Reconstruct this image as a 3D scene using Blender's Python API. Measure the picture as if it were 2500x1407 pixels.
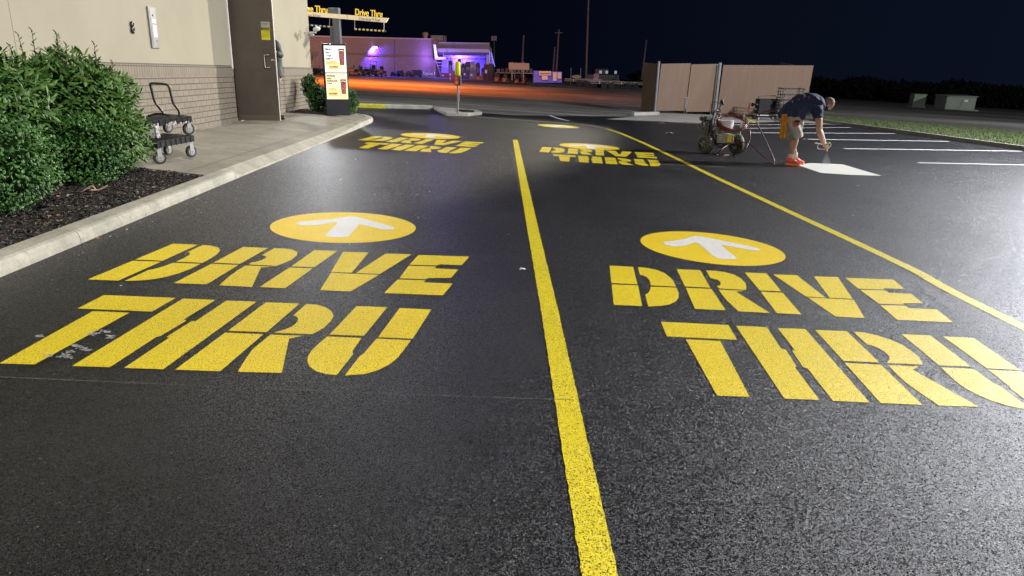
import bpy, bmesh, math, random
from mathutils import Vector, Matrix, Quaternion
rad = math.radians
random.seed(7)
scene = bpy.context.scene
for o in list(bpy.data.objects): bpy.data.objects.remove(o)

# ------------------------------------------------------------------ camera
CAMH = 1.36; FPX = 1719.9
PITCH, ROLL = rad(16.987), rad(3.400)
Fv = Vector((0, math.cos(PITCH), -math.sin(PITCH)))
R0 = Vector((1, 0, 0)); U0 = R0.cross(Fv)
Rv = math.cos(ROLL)*R0 + math.sin(ROLL)*U0
Uv = -math.sin(ROLL)*R0 + math.cos(ROLL)*U0
CO = Vector((0, 0, CAMH))
cam_data = bpy.data.cameras.new('camera')
cam_data.sensor_width = 36; cam_data.lens = 36*FPX/2500
cam_data.clip_start = 0.05; cam_data.clip_end = 3000
cam = bpy.data.objects.new('camera', cam_data)
scene.collection.objects.link(cam)
M = Matrix.Identity(4)
for i in range(3):
    M[i][0] = Rv[i]; M[i][1] = Uv[i]; M[i][2] = -Fv[i]; M[i][3] = CO[i]
cam.matrix_world = M
scene.camera = cam
scene.view_settings.view_transform = 'Standard'
scene.view_settings.look = 'None'
scene.view_settings.exposure = 0.0
scene.view_settings.gamma = 1.0

# ------------------------------------------------------------------ world: night sky
world = bpy.data.worlds.new("World"); scene.world = world; world.use_nodes = True
nt = world.node_tree; nt.nodes.clear()
wo = nt.nodes.new('ShaderNodeOutputWorld'); bg = nt.nodes.new('ShaderNodeBackground')
tc = nt.nodes.new('ShaderNodeTexCoord'); sep = nt.nodes.new('ShaderNodeSeparateXYZ')
nt.links.new(tc.outputs['Generated'], sep.inputs[0])
r1 = nt.nodes.new('ShaderNodeValToRGB')   # towards the lit lot on the right the night air is bluer
r1.color_ramp.elements[0].position = 0.30; r1.color_ramp.elements[0].color = (0.0012, 0.0018, 0.0054, 1)
r1.color_ramp.elements[1].position = 0.80; r1.color_ramp.elements[1].color = (0.0040, 0.0066, 0.0155, 1)
mr = nt.nodes.new('ShaderNodeMapRange'); mr.inputs['From Min'].default_value = -0.5; mr.inputs['From Max'].default_value = 1.0
nt.links.new(sep.outputs['X'], mr.inputs['Value']); nt.links.new(mr.outputs[0], r1.inputs[0])
nt.links.new(r1.outputs[0], bg.inputs['Color']); bg.inputs['Strength'].default_value = 1.0
nt.links.new(bg.outputs[0], wo.inputs['Surface'])

# ------------------------------------------------------------------ lamps of the place, and added fills
def lamp(name, kind, loc, power, col, size=0.25, aim=None, cone=60, blend=0.3):
    d = bpy.data.lights.new(name, kind); d.energy = power; d.color = col
    d.shadow_soft_size = size
    o = bpy.data.objects.new(name, d); scene.collection.objects.link(o); o.location = loc
    if kind == 'SPOT':
        d.spot_size = rad(cone); d.spot_blend = blend
        o.rotation_euler = (Vector(aim)-Vector(loc)).to_track_quat('-Z', 'Y').to_euler()
    return o
WARM = (1.0, 0.92, 0.78); COOL = (0.93, 0.95, 1.0)
lamp('lot_lamp', 'POINT', (17.4, 17.8, 7.2), 18500, COOL, 0.2)
lamp('entrance_floodlight', 'SPOT', (17.0, 47.5, 13.0), 88000, WARM, 0.4, (-6.4, 10.8, 1.3), 18, 0.35)
lamp('street_floodlight', 'SPOT', (10.0, -9.0, 14.0), 22500, (1.0, 0.945, 0.87), 0.4, (-3.0, 4.0, 0.0), 68, 1.0)
lamp('lane_lamp', 'POINT', (-6.6, 23.5, 3.75), 950, COOL, 0.12)
lamp('field_fill', 'POINT', (105.0, 42.0, 22.0), 80000, COOL, 0.5)  # added fill for the field and its cabinets, no such lamp known
lamp('sodium_lamp', 'SPOT', (-12.0, 51.0, 9.0), 34000, (1.0, 0.19, 0.02), 0.4, (-9.5, 52.0, 0), 130, 0.9)
lamp('sodium_wall_fill', 'SPOT', (-2.0, 46.0, 9.0), 15000, (1.0, 0.46, 0.32), 0.4, (-16.0, 78.0, 2.0), 95, 0.6)  # added pinkish fill for the store wall, not a separate lamp
lamp('verge_lamp', 'POINT', (37.0, 41.0, 12.0), 11000, (0.90, 0.92, 1.0), 0.4)

# ------------------------------------------------------------------ helpers
UP = Vector((math.tan(rad(-2.09)), math.tan(rad(-2.88)), 1)).normalized()   # the lot falls away: plumb line against it
TILT = Vector((0, 0, 1)).rotation_difference(UP).to_matrix().to_4x4()
def ray(u, v): return ((u-1250)/FPX)*Rv - ((v-703.5)/FPX)*Uv + Fv
def G(u, v, z=0.0):
    d = ray(u, v); return CO + d*((z-CAMH)/d.z)
def V(u, v, y):
    d = ray(u, v); return CO + d*(y/d.y)
def lin(c):
    c = c/255.0
    return c/12.92 if c <= 0.04045 else ((c+0.055)/1.055)**2.4
def rgb(r, g, b): return (lin(r), lin(g), lin(b), 1)

MATS = {}
def mat(name, col, rough=0.6, metal=0.0, spec=0.5, emit=None, es=1.0, noise=None, bump=None, col2=None):
    """noise=(scale, amount) mottles the colour; bump=(scale, strength, distance)."""
    if name in MATS: return MATS[name]
    m = bpy.data.materials.new(name); m.use_nodes = True; n = m.node_tree.nodes; l = m.node_tree.links
    b = n['Principled BSDF']
    if len(col) == 3: col = (*col, 1)
    b.inputs['Base Color'].default_value = col; b.inputs['Roughness'].default_value = rough
    b.inputs['Metallic'].default_value = metal; b.inputs['Specular IOR Level'].default_value = spec
    if emit:
        b.inputs['Emission Color'].default_value = (*emit[:3], 1); b.inputs['Emission Strength'].default_value = es
    t = n.new('ShaderNodeTexCoord')
    if noise:
        nz = n.new('ShaderNodeTexNoise'); nz.inputs['Scale'].default_value = noise[0]; nz.inputs['Detail'].default_value = 6
        nz.inputs['Roughness'].default_value = 0.65
        l.new(t.outputs['Object'], nz.inputs['Vector'])
        mx = n.new('ShaderNodeMix'); mx.data_type = 'RGBA'
        c2 = col2 if col2 else tuple(x*(1-noise[1]) for x in col[:3])
        mx.inputs['A'].default_value = (*c2[:3], 1); mx.inputs['B'].default_value = tuple(min(1, x*(1+noise[1]*0.3)) for x in col[:3])+(1,)
        rp = n.new('ShaderNodeMapRange'); rp.inputs['From Min'].default_value = 0.35; rp.inputs['From Max'].default_value = 0.62
        l.new(nz.outputs['Fac'], rp.inputs['Value']); l.new(rp.outputs[0], mx.inputs['Factor'])
        l.new(mx.outputs['Result'], b.inputs['Base Color'])
    if bump:
        nb = n.new('ShaderNodeTexNoise'); nb.inputs['Scale'].default_value = bump[0]; nb.inputs['Detail'].default_value = 4
        l.new(t.outputs['Object'], nb.inputs['Vector'])
        bp = n.new('ShaderNodeBump'); bp.inputs['Strength'].default_value = bump[1]; bp.inputs['Distance'].default_value = bump[2]
        l.new(nb.outputs['Fac'], bp.inputs['Height']); l.new(bp.outputs[0], b.inputs['Normal'])
    MATS[name] = m; return m

class NB:
    """tiny node-graph helper"""
    def __init__(s, name, rough=0.6, spec=0.5, metal=0):
        s.m = bpy.data.materials.new(name); s.m.use_nodes = True; s.n = s.m.node_tree.nodes; s.l = s.m.node_tree.links
        s.b = s.n['Principled BSDF']; s.b.inputs['Roughness'].default_value = rough
        s.b.inputs['Specular IOR Level'].default_value = spec; s.b.inputs['Metallic'].default_value = metal
        s.tc = s.n.new('ShaderNodeTexCoord'); s.obj = s.tc.outputs['Object']; MATS[name] = s.m
    def put(s, sock, v):
        if hasattr(v, 'is_output'): s.l.new(v, sock)
        else: sock.default_value = v
    def noise(s, scale, detail=5, rough=0.6, vec=None, out='Fac'):
        t = s.n.new('ShaderNodeTexNoise'); t.inputs['Scale'].default_value = scale; t.inputs['Detail'].default_value = detail
        t.inputs['Roughness'].default_value = rough; s.l.new(vec or s.obj, t.inputs['Vector']); return t.outputs[out]
    def voro(s, scale, feature='F1', vec=None, out='Distance'):
        t = s.n.new('ShaderNodeTexVoronoi'); t.feature = feature; t.inputs['Scale'].default_value = scale
        s.l.new(vec or s.obj, t.inputs['Vector']); return t.outputs[out]
    def rng(s, v, a, b, c=0.0, d=1.0):
        t = s.n.new('ShaderNodeMapRange'); s.put(t.inputs['Value'], v)
        for k, x in zip(('From Min', 'From Max', 'To Min', 'To Max'), (a, b, c, d)): t.inputs[k].default_value = x
        return t.outputs[0]
    def mix(s, f, a, b):
        t = s.n.new('ShaderNodeMix'); t.data_type = 'RGBA'
        s.put(t.inputs['Factor'], f); s.put(t.inputs['A'], a); s.put(t.inputs['B'], b); return t.outputs['Result']
    def math(s, op, a, b=0.0):
        t = s.n.new('ShaderNodeMath'); t.operation = op; s.put(t.inputs[0], a); s.put(t.inputs[1], b); return t.outputs[0]
    def scale(s, v):
        t = s.n.new('ShaderNodeMapping'); t.inputs['Scale'].default_value = v; s.l.new(s.obj, t.inputs['Vector']); return t.outputs[0]
    def bump(s, h, strength, dist, normal=None):
        t = s.n.new('ShaderNodeBump'); t.inputs['Strength'].default_value = strength; t.inputs['Distance'].default_value = dist
        s.l.new(h, t.inputs['Height'])
        if normal: s.l.new(normal, t.inputs['Normal'])
        return t.outputs[0]
    def col(s, c): s.put(s.b.inputs['Base Color'], c)
    def nrm(s, v): s.l.new(v, s.b.inputs['Normal'])

WORLDM = {}
def wm(o): return WORLDM.get(o.name, Matrix.Identity(4))
def tag(o, label=None, cat=None, group=None, kind=None):
    if label: o['label'] = label
    if cat: o['category'] = cat
    if group: o['group'] = group
    if kind: o['kind'] = kind
    return o
def thing(name, label, cat, loc=(0, 0, 0), rz=0.0, group=None, tilt=True):
    o = bpy.data.objects.new(name, None); o.empty_display_size = 0.1
    scene.collection.objects.link(o)
    m = Matrix.Translation(Vector(loc)) @ (TILT if tilt else Matrix.Identity(4)) @ Matrix.Rotation(rz, 4, 'Z')
    o.matrix_world = m; WORLDM[o.name] = m
    return tag(o, label, cat, group)

class MB:
    """mesh collector"""
    def __init__(s): s.v = []; s.f = []; s.mi = []; s.k = 0
    def add(s, vs, fs, m=None):
        b = len(s.v); s.v += [Vector(x) for x in vs]; s.f += [[b+i for i in f] for f in fs]; s.mi += [s.k if m is None else m]*len(fs); return s
    def box(s, c, d, rot=None, bev=0.0):
        hx, hy, hz = d[0]/2, d[1]/2, d[2]/2; c = Vector(c)
        if bev <= 0:
            vs = [Vector((x, y, z)) for z in (-hz, hz) for y in (-hy, hy) for x in (-hx, hx)]
            fs = [(0, 2, 3, 1), (4, 5, 7, 6), (0, 1, 5, 4), (2, 6, 7, 3), (0, 4, 6, 2), (1, 3, 7, 5)]
        else:
            bm = bmesh.new(); bmesh.ops.create_cube(bm, size=1)
            bmesh.ops.scale(bm, vec=d, verts=bm.verts)
            bmesh.ops.bevel(bm, geom=list(bm.edges), offset=bev, segments=2, affect='EDGES', profile=0.5)
            bm.verts.index_update(); vs = [v.co.copy() for v in bm.verts]; fs = [[v.index for v in f.verts] for f in bm.faces]; bm.free()
        if rot is not None: vs = [rot @ v for v in vs]
        return s.add([v+c for v in vs], fs)
    def cyl(s, a, b, r0, r1=None, n=16, cap=True):
        a = Vector(a); b = Vector(b); r1 = r0 if r1 is None else r1
        q = (b-a).to_track_quat('Z', 'Y'); vs = []
        for p, r in ((a, r0), (b, r1)):
            for i in range(n):
                t = 2*math.pi*i/n; vs.append(p + q @ Vector((r*math.cos(t), r*math.sin(t), 0)))
        fs = [(i, (i+1) % n, n+(i+1) % n, n+i) for i in range(n)]
        if cap: fs += [tuple(range(n))[::-1], tuple(range(n, 2*n))]
        return s.add(vs, fs)
    def tube(s, pts, r, n=8, closed=False):
        pts = [Vector(p) for p in pts]; m = len(pts); vs = []; last = None
        for i, p in enumerate(pts):
            a = pts[(i-1) % m] if (closed or i > 0) else p; b = pts[(i+1) % m] if (closed or i < m-1) else p
            d = (b-a).normalized()
            if last is None: q = d.to_track_quat('Z', 'Y'); ux = q @ Vector((1, 0, 0))
            else: ux = (last - d*last.dot(d)).normalized()
            last = ux; uy = d.cross(ux); rr = r[i] if isinstance(r, (list, tuple)) else r
            for k in range(n):
                t = 2*math.pi*k/n; vs.append(p + ux*rr*math.cos(t) + uy*rr*math.sin(t))
        fs = [(i*n+k, i*n+(k+1) % n, ((i+1) % m)*n+(k+1) % n, ((i+1) % m)*n+k) for i in range(m if closed else m-1) for k in range(n)]
        if not closed: fs += [tuple(range(n))[::-1], tuple(range((m-1)*n, m*n))]
        return s.add(vs, fs)
    def ell(s, c, r, rot=None, nu=16, nv=10):
        c = Vector(c); r = (r, r, r) if not hasattr(r, '__len__') else r; vs = []; fs = []
        for j in range(nv+1):
            ph = math.pi*j/nv
            for i in range(nu):
                t = 2*math.pi*i/nu; v = Vector((r[0]*math.sin(ph)*math.cos(t), r[1]*math.sin(ph)*math.sin(t), r[2]*math.cos(ph)))
                vs.append(c + (rot @ v if rot is not None else v))
        for j in range(nv):
            for i in range(nu): fs.append((j*nu+i, (j+1)*nu+i, (j+1)*nu+(i+1) % nu, j*nu+(i+1) % nu))
        return s.add(vs, fs)
    def prism(s, poly, z0, z1, mtx=None):
        n = len(poly); mtx = mtx or Matrix.Identity(4)
        ar = sum(poly[i][0]*poly[(i+1) % n][1]-poly[(i+1) % n][0]*poly[i][1] for i in range(n))
        if ar < 0: poly = poly[::-1]
        vs = [mtx @ Vector((p[0], p[1], z0)) for p in poly] + [mtx @ Vector((p[0], p[1], z1)) for p in poly]
        fs = [tuple(range(n))[::-1], tuple(range(n, 2*n))] + [(i, (i+1) % n, n+(i+1) % n, n+i) for i in range(n)]
        return s.add(vs, fs)
    def sweep(s, path, prof, closed=False):
        """path of (x,y[,z]); prof list of (offset to the right, z)"""
        m = len(path); k = len(prof); vs = []
        P = [Vector((p[0], p[1], p[2] if len(p) > 2 else 0)) for p in path]
        for i, p in enumerate(P):
            a = P[i-1] if i > 0 else p; b = P[i+1] if i < m-1 else p
            d = (b-a); d.z = 0; d.normalize(); rt = Vector((d.y, -d.x, 0))
            if 0 < i < m-1:
                d0 = (P[i]-P[i-1]).normalized(); c = max(0.5, d.dot(d0)); rt = rt/c
            for o_, z in prof: vs.append(p + rt*o_ + Vector((0, 0, z)))
        fs = [(i*k+j, i*k+j+1, (i+1)*k+j+1, (i+1)*k+j) for i in range(m-1) for j in range(k-1)]
        fs += [tuple(range(k)), tuple(range((m-1)*k, m*k))[::-1]]
        return s.add(vs, fs)
    def build(s, name, mats, parent=None, world=False, smooth=False, label=None, bevel=0.0, recalc=True):
        mats = mats if isinstance(mats, (list, tuple)) else [mats]
        vs = s.v
        if parent is not None and world:
            im = wm(parent).inverted(); vs = [im @ v for v in vs]
        me = bpy.data.meshes.new(name); me.from_pydata([tuple(v) for v in vs], [], s.f)
        for m in mats: me.materials.append(m)
        me.polygons.foreach_set('material_index', s.mi)
        if recalc:
            bm = bmesh.new(); bm.from_mesh(me); bmesh.ops.recalc_face_normals(bm, faces=bm.faces); bm.to_mesh(me); bm.free()
        if smooth: me.polygons.foreach_set('use_smooth', [True]*len(me.polygons))
        o = bpy.data.objects.new(name, me); scene.collection.objects.link(o)
        if parent is not None:
            o.parent = parent; WORLDM[o.name] = wm(parent)
        if smooth == 'auto' or bevel > 0: pass
        if bevel > 0:
            md = o.modifiers.new('bevel', 'BEVEL'); md.width = bevel; md.segments = 2; md.limit_method = 'ANGLE'
        if smooth == 'auto':
            me.set_sharp_from_angle(angle=rad(35))
        if label: o['label'] = label
        me.update(); return o
def children(o): return [c for c in bpy.data.objects if c.parent == o]
def copy_tree(o, mtx, label=None, group=None):
    c = o.copy(); scene.collection.objects.link(c); c.matrix_world = mtx
    if label: c['label'] = label
    if group: c['group'] = group
    for ch in children(o):
        d = ch.copy(); scene.collection.objects.link(d); d.parent = c
        for g in children(ch):
            e = g.copy(); scene.collection.objects.link(e); e.parent = d
    return c
def place(loc, rz=0.0, s=1.0, tilt=True): return Matrix.Translation(Vector(loc)) @ (TILT if tilt else Matrix.Identity(4)) @ Matrix.Rotation(rz, 4, 'Z') @ Matrix.Scale(s, 4)
def text_mesh(txt, size, mtx, name, material, parent, extrude=0.0, align='LEFT', bold=0.0, sx=1.0, world=False, space=1.0):
    cu = bpy.data.curves.new('txt', 'FONT'); cu.body = txt; cu.size = size; cu.extrude = extrude; cu.align_x = align
    cu.offset = bold; cu.space_character = space
    t = bpy.data.objects.new('txt', cu); scene.collection.objects.link(t)
    dg = bpy.context.evaluated_depsgraph_get(); me = bpy.data.meshes.new_from_object(t.evaluated_get(dg))
    bpy.data.objects.remove(t)
    mm = mtx @ Matrix.Diagonal((sx, 1, 1, 1))
    if parent is not None and world: mm = wm(parent).inverted() @ mm
    me.transform(mm); me.materials.clear(); me.materials.append(material); me.name = name
    o = bpy.data.objects.new(name, me); scene.collection.objects.link(o)
    if parent is not None: o.parent = parent; WORLDM[o.name] = wm(parent)
    return o
def fleshed(mb, voxel, smooth=6, fac=0.5):
    """one continuous skin over overlapping volumes"""
    me = bpy.data.meshes.new('t'); me.from_pydata([tuple(v) for v in mb.v], [], mb.f)
    bm = bmesh.new(); bm.from_mesh(me); bmesh.ops.recalc_face_normals(bm, faces=bm.faces); bm.to_mesh(me); bm.free()
    t = bpy.data.objects.new('t', me); scene.collection.objects.link(t)
    r = t.modifiers.new('r', 'REMESH'); r.mode = 'VOXEL'; r.voxel_size = voxel
    if smooth: s_ = t.modifiers.new('s', 'SMOOTH'); s_.iterations = smooth; s_.factor = fac
    dg = bpy.context.evaluated_depsgraph_get(); out = bpy.data.meshes.new_from_object(t.evaluated_get(dg))
    bpy.data.objects.remove(t)
    m = MB(); m.v = [v.co.copy() for v in out.vertices]; m.f = [list(p.vertices) for p in out.polygons]; m.mi = [0]*len(m.f)
    bpy.data.meshes.remove(out); return m
def capsule(mb, a, b, ra, rb, n=14):
    a = Vector(a); b = Vector(b); mb.cyl(a, b, ra, rb, n)
    mb.ell(a, ra, None, n, 8); mb.ell(b, rb, None, n, 8)
def chain(mb, pts, rs, n=14):
    for i in range(len(pts)-1): capsule(mb, pts[i], pts[i+1], rs[i], rs[i+1], n)
def spline(pts, k=6):
    P = [Vector(p) for p in pts]; out = []
    for i in range(len(P)-1):
        p0 = P[max(i-1, 0)]; p1 = P[i]; p2 = P[i+1]; p3 = P[min(i+2, len(P)-1)]
        for j in range(k):
            t = j/k; out.append(0.5*((2*p1)+(p2-p0)*t+(2*p0-5*p1+4*p2-p3)*t*t+(3*p1-p0-3*p2+p3)*t**3))
    out.append(P[-1]); return out

# ------------------------------------------------------------------ surface materials
def warp(k, amt=0.010, sc=70):
    n = k.noise(sc, 3, 0.6, out='Color'); a = k.n.new('ShaderNodeVectorMath'); a.operation = 'MULTIPLY_ADD'
    k.l.new(n, a.inputs[0]); a.inputs[1].default_value = (amt, amt, amt); k.l.new(k.obj, a.inputs[2]); return a.outputs[0]
def facets(k, scale, amt, extra=None):
    """every stone of the aggregate shows its own tilted face"""
    w_ = warp(k, 0.006, 110); c1 = k.voro(scale, vec=w_, out='Color'); c2 = k.noise(scale*1.3, 2, 0.5, out='Color')
    a = k.n.new('ShaderNodeVectorMath'); a.operation = 'SUBTRACT'; k.l.new(c1, a.inputs[0]); a.inputs[1].default_value = (0.5, 0.5, 0.5)
    b = k.n.new('ShaderNodeVectorMath'); b.operation = 'SUBTRACT'; k.l.new(c2, b.inputs[0]); b.inputs[1].default_value = (0.5, 0.5, 0.5)
    a2 = k.n.new('ShaderNodeVectorMath'); a2.operation = 'MULTIPLY'; k.l.new(a.outputs[0], a2.inputs[0]); a2.inputs[1].default_value = (amt, amt, amt*0.2)
    b2 = k.n.new('ShaderNodeVectorMath'); b2.operation = 'MULTIPLY_ADD'; k.l.new(b.outputs[0], b2.inputs[0]); b2.inputs[1].default_value = (amt*1.5, amt*1.5, 0.0); k.l.new(a2.outputs[0], b2.inputs[2])
    g = k.n.new('ShaderNodeNewGeometry'); c = k.n.new('ShaderNodeVectorMath'); c.operation = 'ADD'; k.l.new(g.outputs['Normal'], c.inputs[0]); k.l.new(b2.outputs[0], c.inputs[1])
    d = k.n.new('ShaderNodeVectorMath'); d.operation = 'NORMALIZE'; k.l.new(c.outputs[0], d.inputs[0]); return d.outputs[0], c1, k.voro(scale, vec=w_)
def asphalt(name, base, rough=0.42, spec=0.5):
    k = NB(name, rough, spec); nrm, cell, dist = facets(k, 215.0, 1.0)
    n1 = k.noise(0.55, 6, 0.6); n2 = k.noise(6, 5, 0.7); tr = k.noise(1.0, 4, 0.6, k.scale((1.6, 0.12, 1)))
    sp = k.n.new('ShaderNodeSeparateColor'); k.l.new(cell, sp.inputs[0])
    f = k.math('MULTIPLY', k.rng(n1, 0.3, 0.7, 0.65, 1.3), k.rng(n2, 0.3, 0.7, 0.8, 1.2)); f = k.math('MULTIPLY', f, k.rng(tr, 0.35, 0.65, 0.8, 1.25))
    f = k.math('MULTIPLY', f, k.rng(sp.outputs[2], 0, 1, 0.35, 1.8))        # black bitumen between greyer stones
    m = k.n.new('ShaderNodeVectorMath'); m.operation = 'SCALE'; m.inputs[0].default_value = base[:3]; k.l.new(f, m.inputs['Scale'])
    k.col(k.mix(k.math('GREATER_THAN', sp.outputs[1], 0.999), m.outputs[0], (0.2, 0.19, 0.18, 1)))
    cav = k.rng(dist, 0.42, 0.62, 1.0, 0.12)  # crevices between stones occluded by lowering the specular
    k.put(k.b.inputs['Specular IOR Level'], k.math('MULTIPLY', cav, k.rng(k.noise(0.9, 5, 0.65), 0.3, 0.7, spec*0.75, spec*1.2)))
    k.put(k.b.inputs['Roughness'], k.rng(sp.outputs[0], 0, 1, rough-0.12, rough+0.15))
    k.nrm(k.bump(k.math('MULTIPLY', dist, -1.0), 0.6, 0.004, nrm)); return k.m
M_new = asphalt('fresh_asphalt', (0.0088, 0.0088, 0.0102), 0.38, 0.80)
def old_lot():
    k = NB('worn_asphalt', 0.8, 0.25)
    v = k.voro(70.0); st = k.scale((0.10, 0.9, 1)); s1 = k.noise(1.0, 7, 0.72, st); s2 = k.noise(0.22, 5, 0.6); s3 = k.noise(9, 4, 0.6)
    f = k.math('MULTIPLY', k.rng(s1, 0.36, 0.62, 0.35, 1.15), k.rng(s2, 0.35, 0.65, 0.7, 1.2))
    f = k.math('MULTIPLY', f, k.rng(s3, 0.3, 0.7, 0.8, 1.15))
    m = k.n.new('ShaderNodeVectorMath'); m.operation = 'SCALE'; m.inputs[0].default_value = (0.215, 0.205, 0.18); k.l.new(f, m.inputs['Scale'])
    k.col(m.outputs[0]); k.nrm(k.bump(v, 0.6, 0.006)); return k.m
M_old = old_lot()
def concrete(name, base, stain=0.35, bs=0.35, sc=1.0):
    k = NB(name, 0.78, 0.3)
    n1 = k.noise(1.3*sc, 7, 0.7); n2 = k.noise(14*sc, 6, 0.7); n3 = k.noise(120, 3, 0.6); st = k.noise(5*sc, 5, 0.62, k.scale((0.5, 1.7, 1)))
    f = k.math('MULTIPLY', k.rng(n1, 0.3, 0.7, 1-stain, 1.12), k.rng(n2, 0.3, 0.72, 0.84, 1.1))
    f = k.math('MULTIPLY', f, k.rng(st, 0.25, 0.36, 0.45, 1.0))
    m = k.n.new('ShaderNodeVectorMath'); m.operation = 'SCALE'; m.inputs[0].default_value = base; k.l.new(f, m.inputs['Scale'])
    k.col(m.outputs[0]); k.nrm(k.bump(k.math('ADD', n2, k.math('MULTIPLY', n3, 0.5)), bs, 0.006)); return k.m
M_walk = concrete('sidewalk_concrete', (0.30, 0.28, 0.235))
M_kerb = concrete('kerb_concrete', (0.40, 0.38, 0.32), 0.4, 0.9, 2.0)
M_pad = concrete('pad_concrete', (0.34, 0.32, 0.29))
def paint(name, c, pits=0.075, grain=1.0):
    k = NB(name, 0.5, 0.4); nrm, cell, dist = facets(k, 215.0, 0.5); nz = k.noise(150, 4, 0.75); big = k.noise(1.1, 5, 0.65)
    sp = k.n.new('ShaderNodeSeparateColor'); k.l.new(cell, sp.inputs[0])
    # paint misses the pits between the stones
    pit = k.math('ADD', k.math('MULTIPLY', dist, 0.28), nz); th = k.rng(big, 0.3, 0.7, 0.815-pits, 0.875-pits); miss = k.rng(k.math('SUBTRACT', pit, th), -0.012, 0.02)
    dk = tuple(x*0.45 for x in c[:3])+(1,)
    tone = k.mix(k.math('MULTIPLY', k.rng(sp.outputs[0], 0, 1, 0, 1), k.rng(sp.outputs[1], 0.2, 1, 0, 0.75*grain)), c, dk)
    tone = k.mix(k.rng(k.noise(2.2, 6, 0.7), 0.42, 0.68, 0, 0.28), tone, tuple(x*0.55 for x in c[:3])+(1,))
    k.col(k.mix(miss, tone, (0.05, 0.042, 0.02, 1)))
    k.nrm(k.bump(k.math('MULTIPLY', dist, -1.0), 0.5, 0.003, nrm)); return k.m
M_yel = paint('yellow_road_paint', (0.87, 0.675, 0.016, 1), 0.125)
M_lem = paint('yellow_line_paint', (0.85, 0.70, 0.018, 1), 0.13)
M_gold = paint('golden_road_paint', (0.87, 0.635, 0.013, 1), 0.075, 0.6)
M_wht = paint('white_road_paint', (0.82, 0.82, 0.82, 1), 0.075, 0.45)
M_pale = paint('pale_line_tone', (0.52, 0.50, 0.34, 1), 0.1)

def structure(o, name=None): o['kind'] = 'structure'; return o
def sheet(name, poly, z, m):
    mb = MB(); mb.add([(p[0], p[1], z) for p in poly], [tuple(range(len(poly)))]); return mb.build(name, m)

# ------------------------------------------------------------------ ground
def gz(x, y):
    f = min(1.0, max(0.0, (y-45)/45.0)); w_ = 1.0-min(1.0, max(0.0, (x-14)/8.0)); return -0.006+0.42*f*w_
mb = MB(); gxs = [-900, -300, -120, -70, -40, -20, -10, 0, 6, 10, 14, 16, 18, 20, 22, 60, 900]; gys = [-300, 0, 20, 45, 50, 55, 60, 65, 70, 75, 80, 85, 90, 120, 300, 1500]
mb.add([(x, y, gz(x, y)) for y in gys for x in gxs], [(j*len(gxs)+i, j*len(gxs)+i+1, (j+1)*len(gxs)+i+1, (j+1)*len(gxs)+i) for j in range(len(gys)-1) for i in range(len(gxs)-1)])
structure(mb.build('ground', M_old, smooth=True))
structure(sheet('fresh_parking_lot', [(-3.0, -8), (24, -8), (21, 0), (17.4, 9), (16.15, 15), (15.2, 21.7), (14.35, 27.7), (13.9, 31.2), (11.0, 31.1), (9.17, 28.85), (6.9, 26.4), (4.5, 25.5), (2.9, 25.1),
      (4.3, 28.0), (2.8, 26.7), (1.5, 25.6), (-0.3, 24.1), (-1.4, 24.4), (-3.1, 25.2), (-5.1, 24.0), (-9.5, 22.0), (-9.5, 19.9), (-4.6, 19.5), (-3.6, 17.5), (-3.3, 8.5)], 0.0, M_new))
structure(sheet('concrete_pad', [(2.8, 25.0), (4.5, 25.32), (6.93, 26.3), (10.2, 28.2), (11.2, 31.15), (16.5, 32.5), (17, 44), (3.5, 40), (5.2, 30.2), (4.3, 28.05)], -0.002, M_pad))
# the planted bed and walk beside the restaurant
def kx(y):
    P = [(-10, -2.75), (0, -2.98), (4, -3.10), (8.7, -3.30), (13, -3.45), (17.3, -3.64)]
    for (a, xa), (b, xb) in zip(P, P[1:]):
        if y <= b: return xa+(xb-xa)*(y-a)/(b-a)
    return P[-1][1]
corner = [(-3.66, 17.46), (-3.74, 18.1), (-3.95, 18.7), (-4.3, 19.15), (-4.8, 19.45), (-6, 19.7), (-9.5, 19.95)]
def zin(d): return 0.086+0.064*min(1.0, max(0.0, (d-0.17)/1.1))      # the walk rises gently from the kerb to the wall
prof = [(0.010, -0.04), (0.004, 0.03), (-0.006, 0.066), (-0.020, 0.083), (-0.045, 0.092), (-0.178, 0.092), (-0.178, -0.04)]
kb = MB(); ys = [-9, -4.6, -1.4, 1.75, 4.92, 8.12]
for a, b in zip(ys, ys[1:]):
    n = 9; kb.sweep([(kx(a+0.004+(b-a-0.008)*i/n), a+0.004+(b-a-0.008)*i/n) for i in range(n+1)], prof)
kb.sweep([(kx(16.2), 16.2), (kx(16.6), 16.6)]+[tuple(p[:2]) for p in spline([(x, y, 0) for x, y in corner], 4)], prof)
# dropped kerb along the walk, rising again at the corner
wd = lambda y: 0.178
vs = []; fs = []; L_ = [(8.13, 0.045), (8.6, 0.03), (9.3, 0.025), (11, 0.03), (13, 0.035), (14.5, 0.05), (15.5, 0.07), (16.19, 0.084)]
for y, h_ in L_: vs += [(kx(y)+0.012, y, -0.04), (kx(y)+0.002, y, h_*0.8), (kx(y)-0.03, y, h_+0.006), (kx(y)-wd(y), y, 0.090), (kx(y)-wd(y), y, -0.04)]
kb.add(vs, [(i*5+j, i*5+j+1, (i+1)*5+j+1, (i+1)*5+j) for i in range(len(L_)-1) for j in range(4)]+[(0, 1, 2, 3, 4)])
kb.sweep([(x, y, 0) for x, y in [(12.4, 42), (13.0, 37.5), (13.4, 34.5), (14.3, 27.7), (15.12, 21.7), (16.05, 15), (17.3, 9), (20.9, 0), (23.9, -8)]], [(-0.01, -0.04), (-0.02, 0.09), (-0.05, 0.125), (0.15, 0.13), (0.15, -0.04)])
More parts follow.
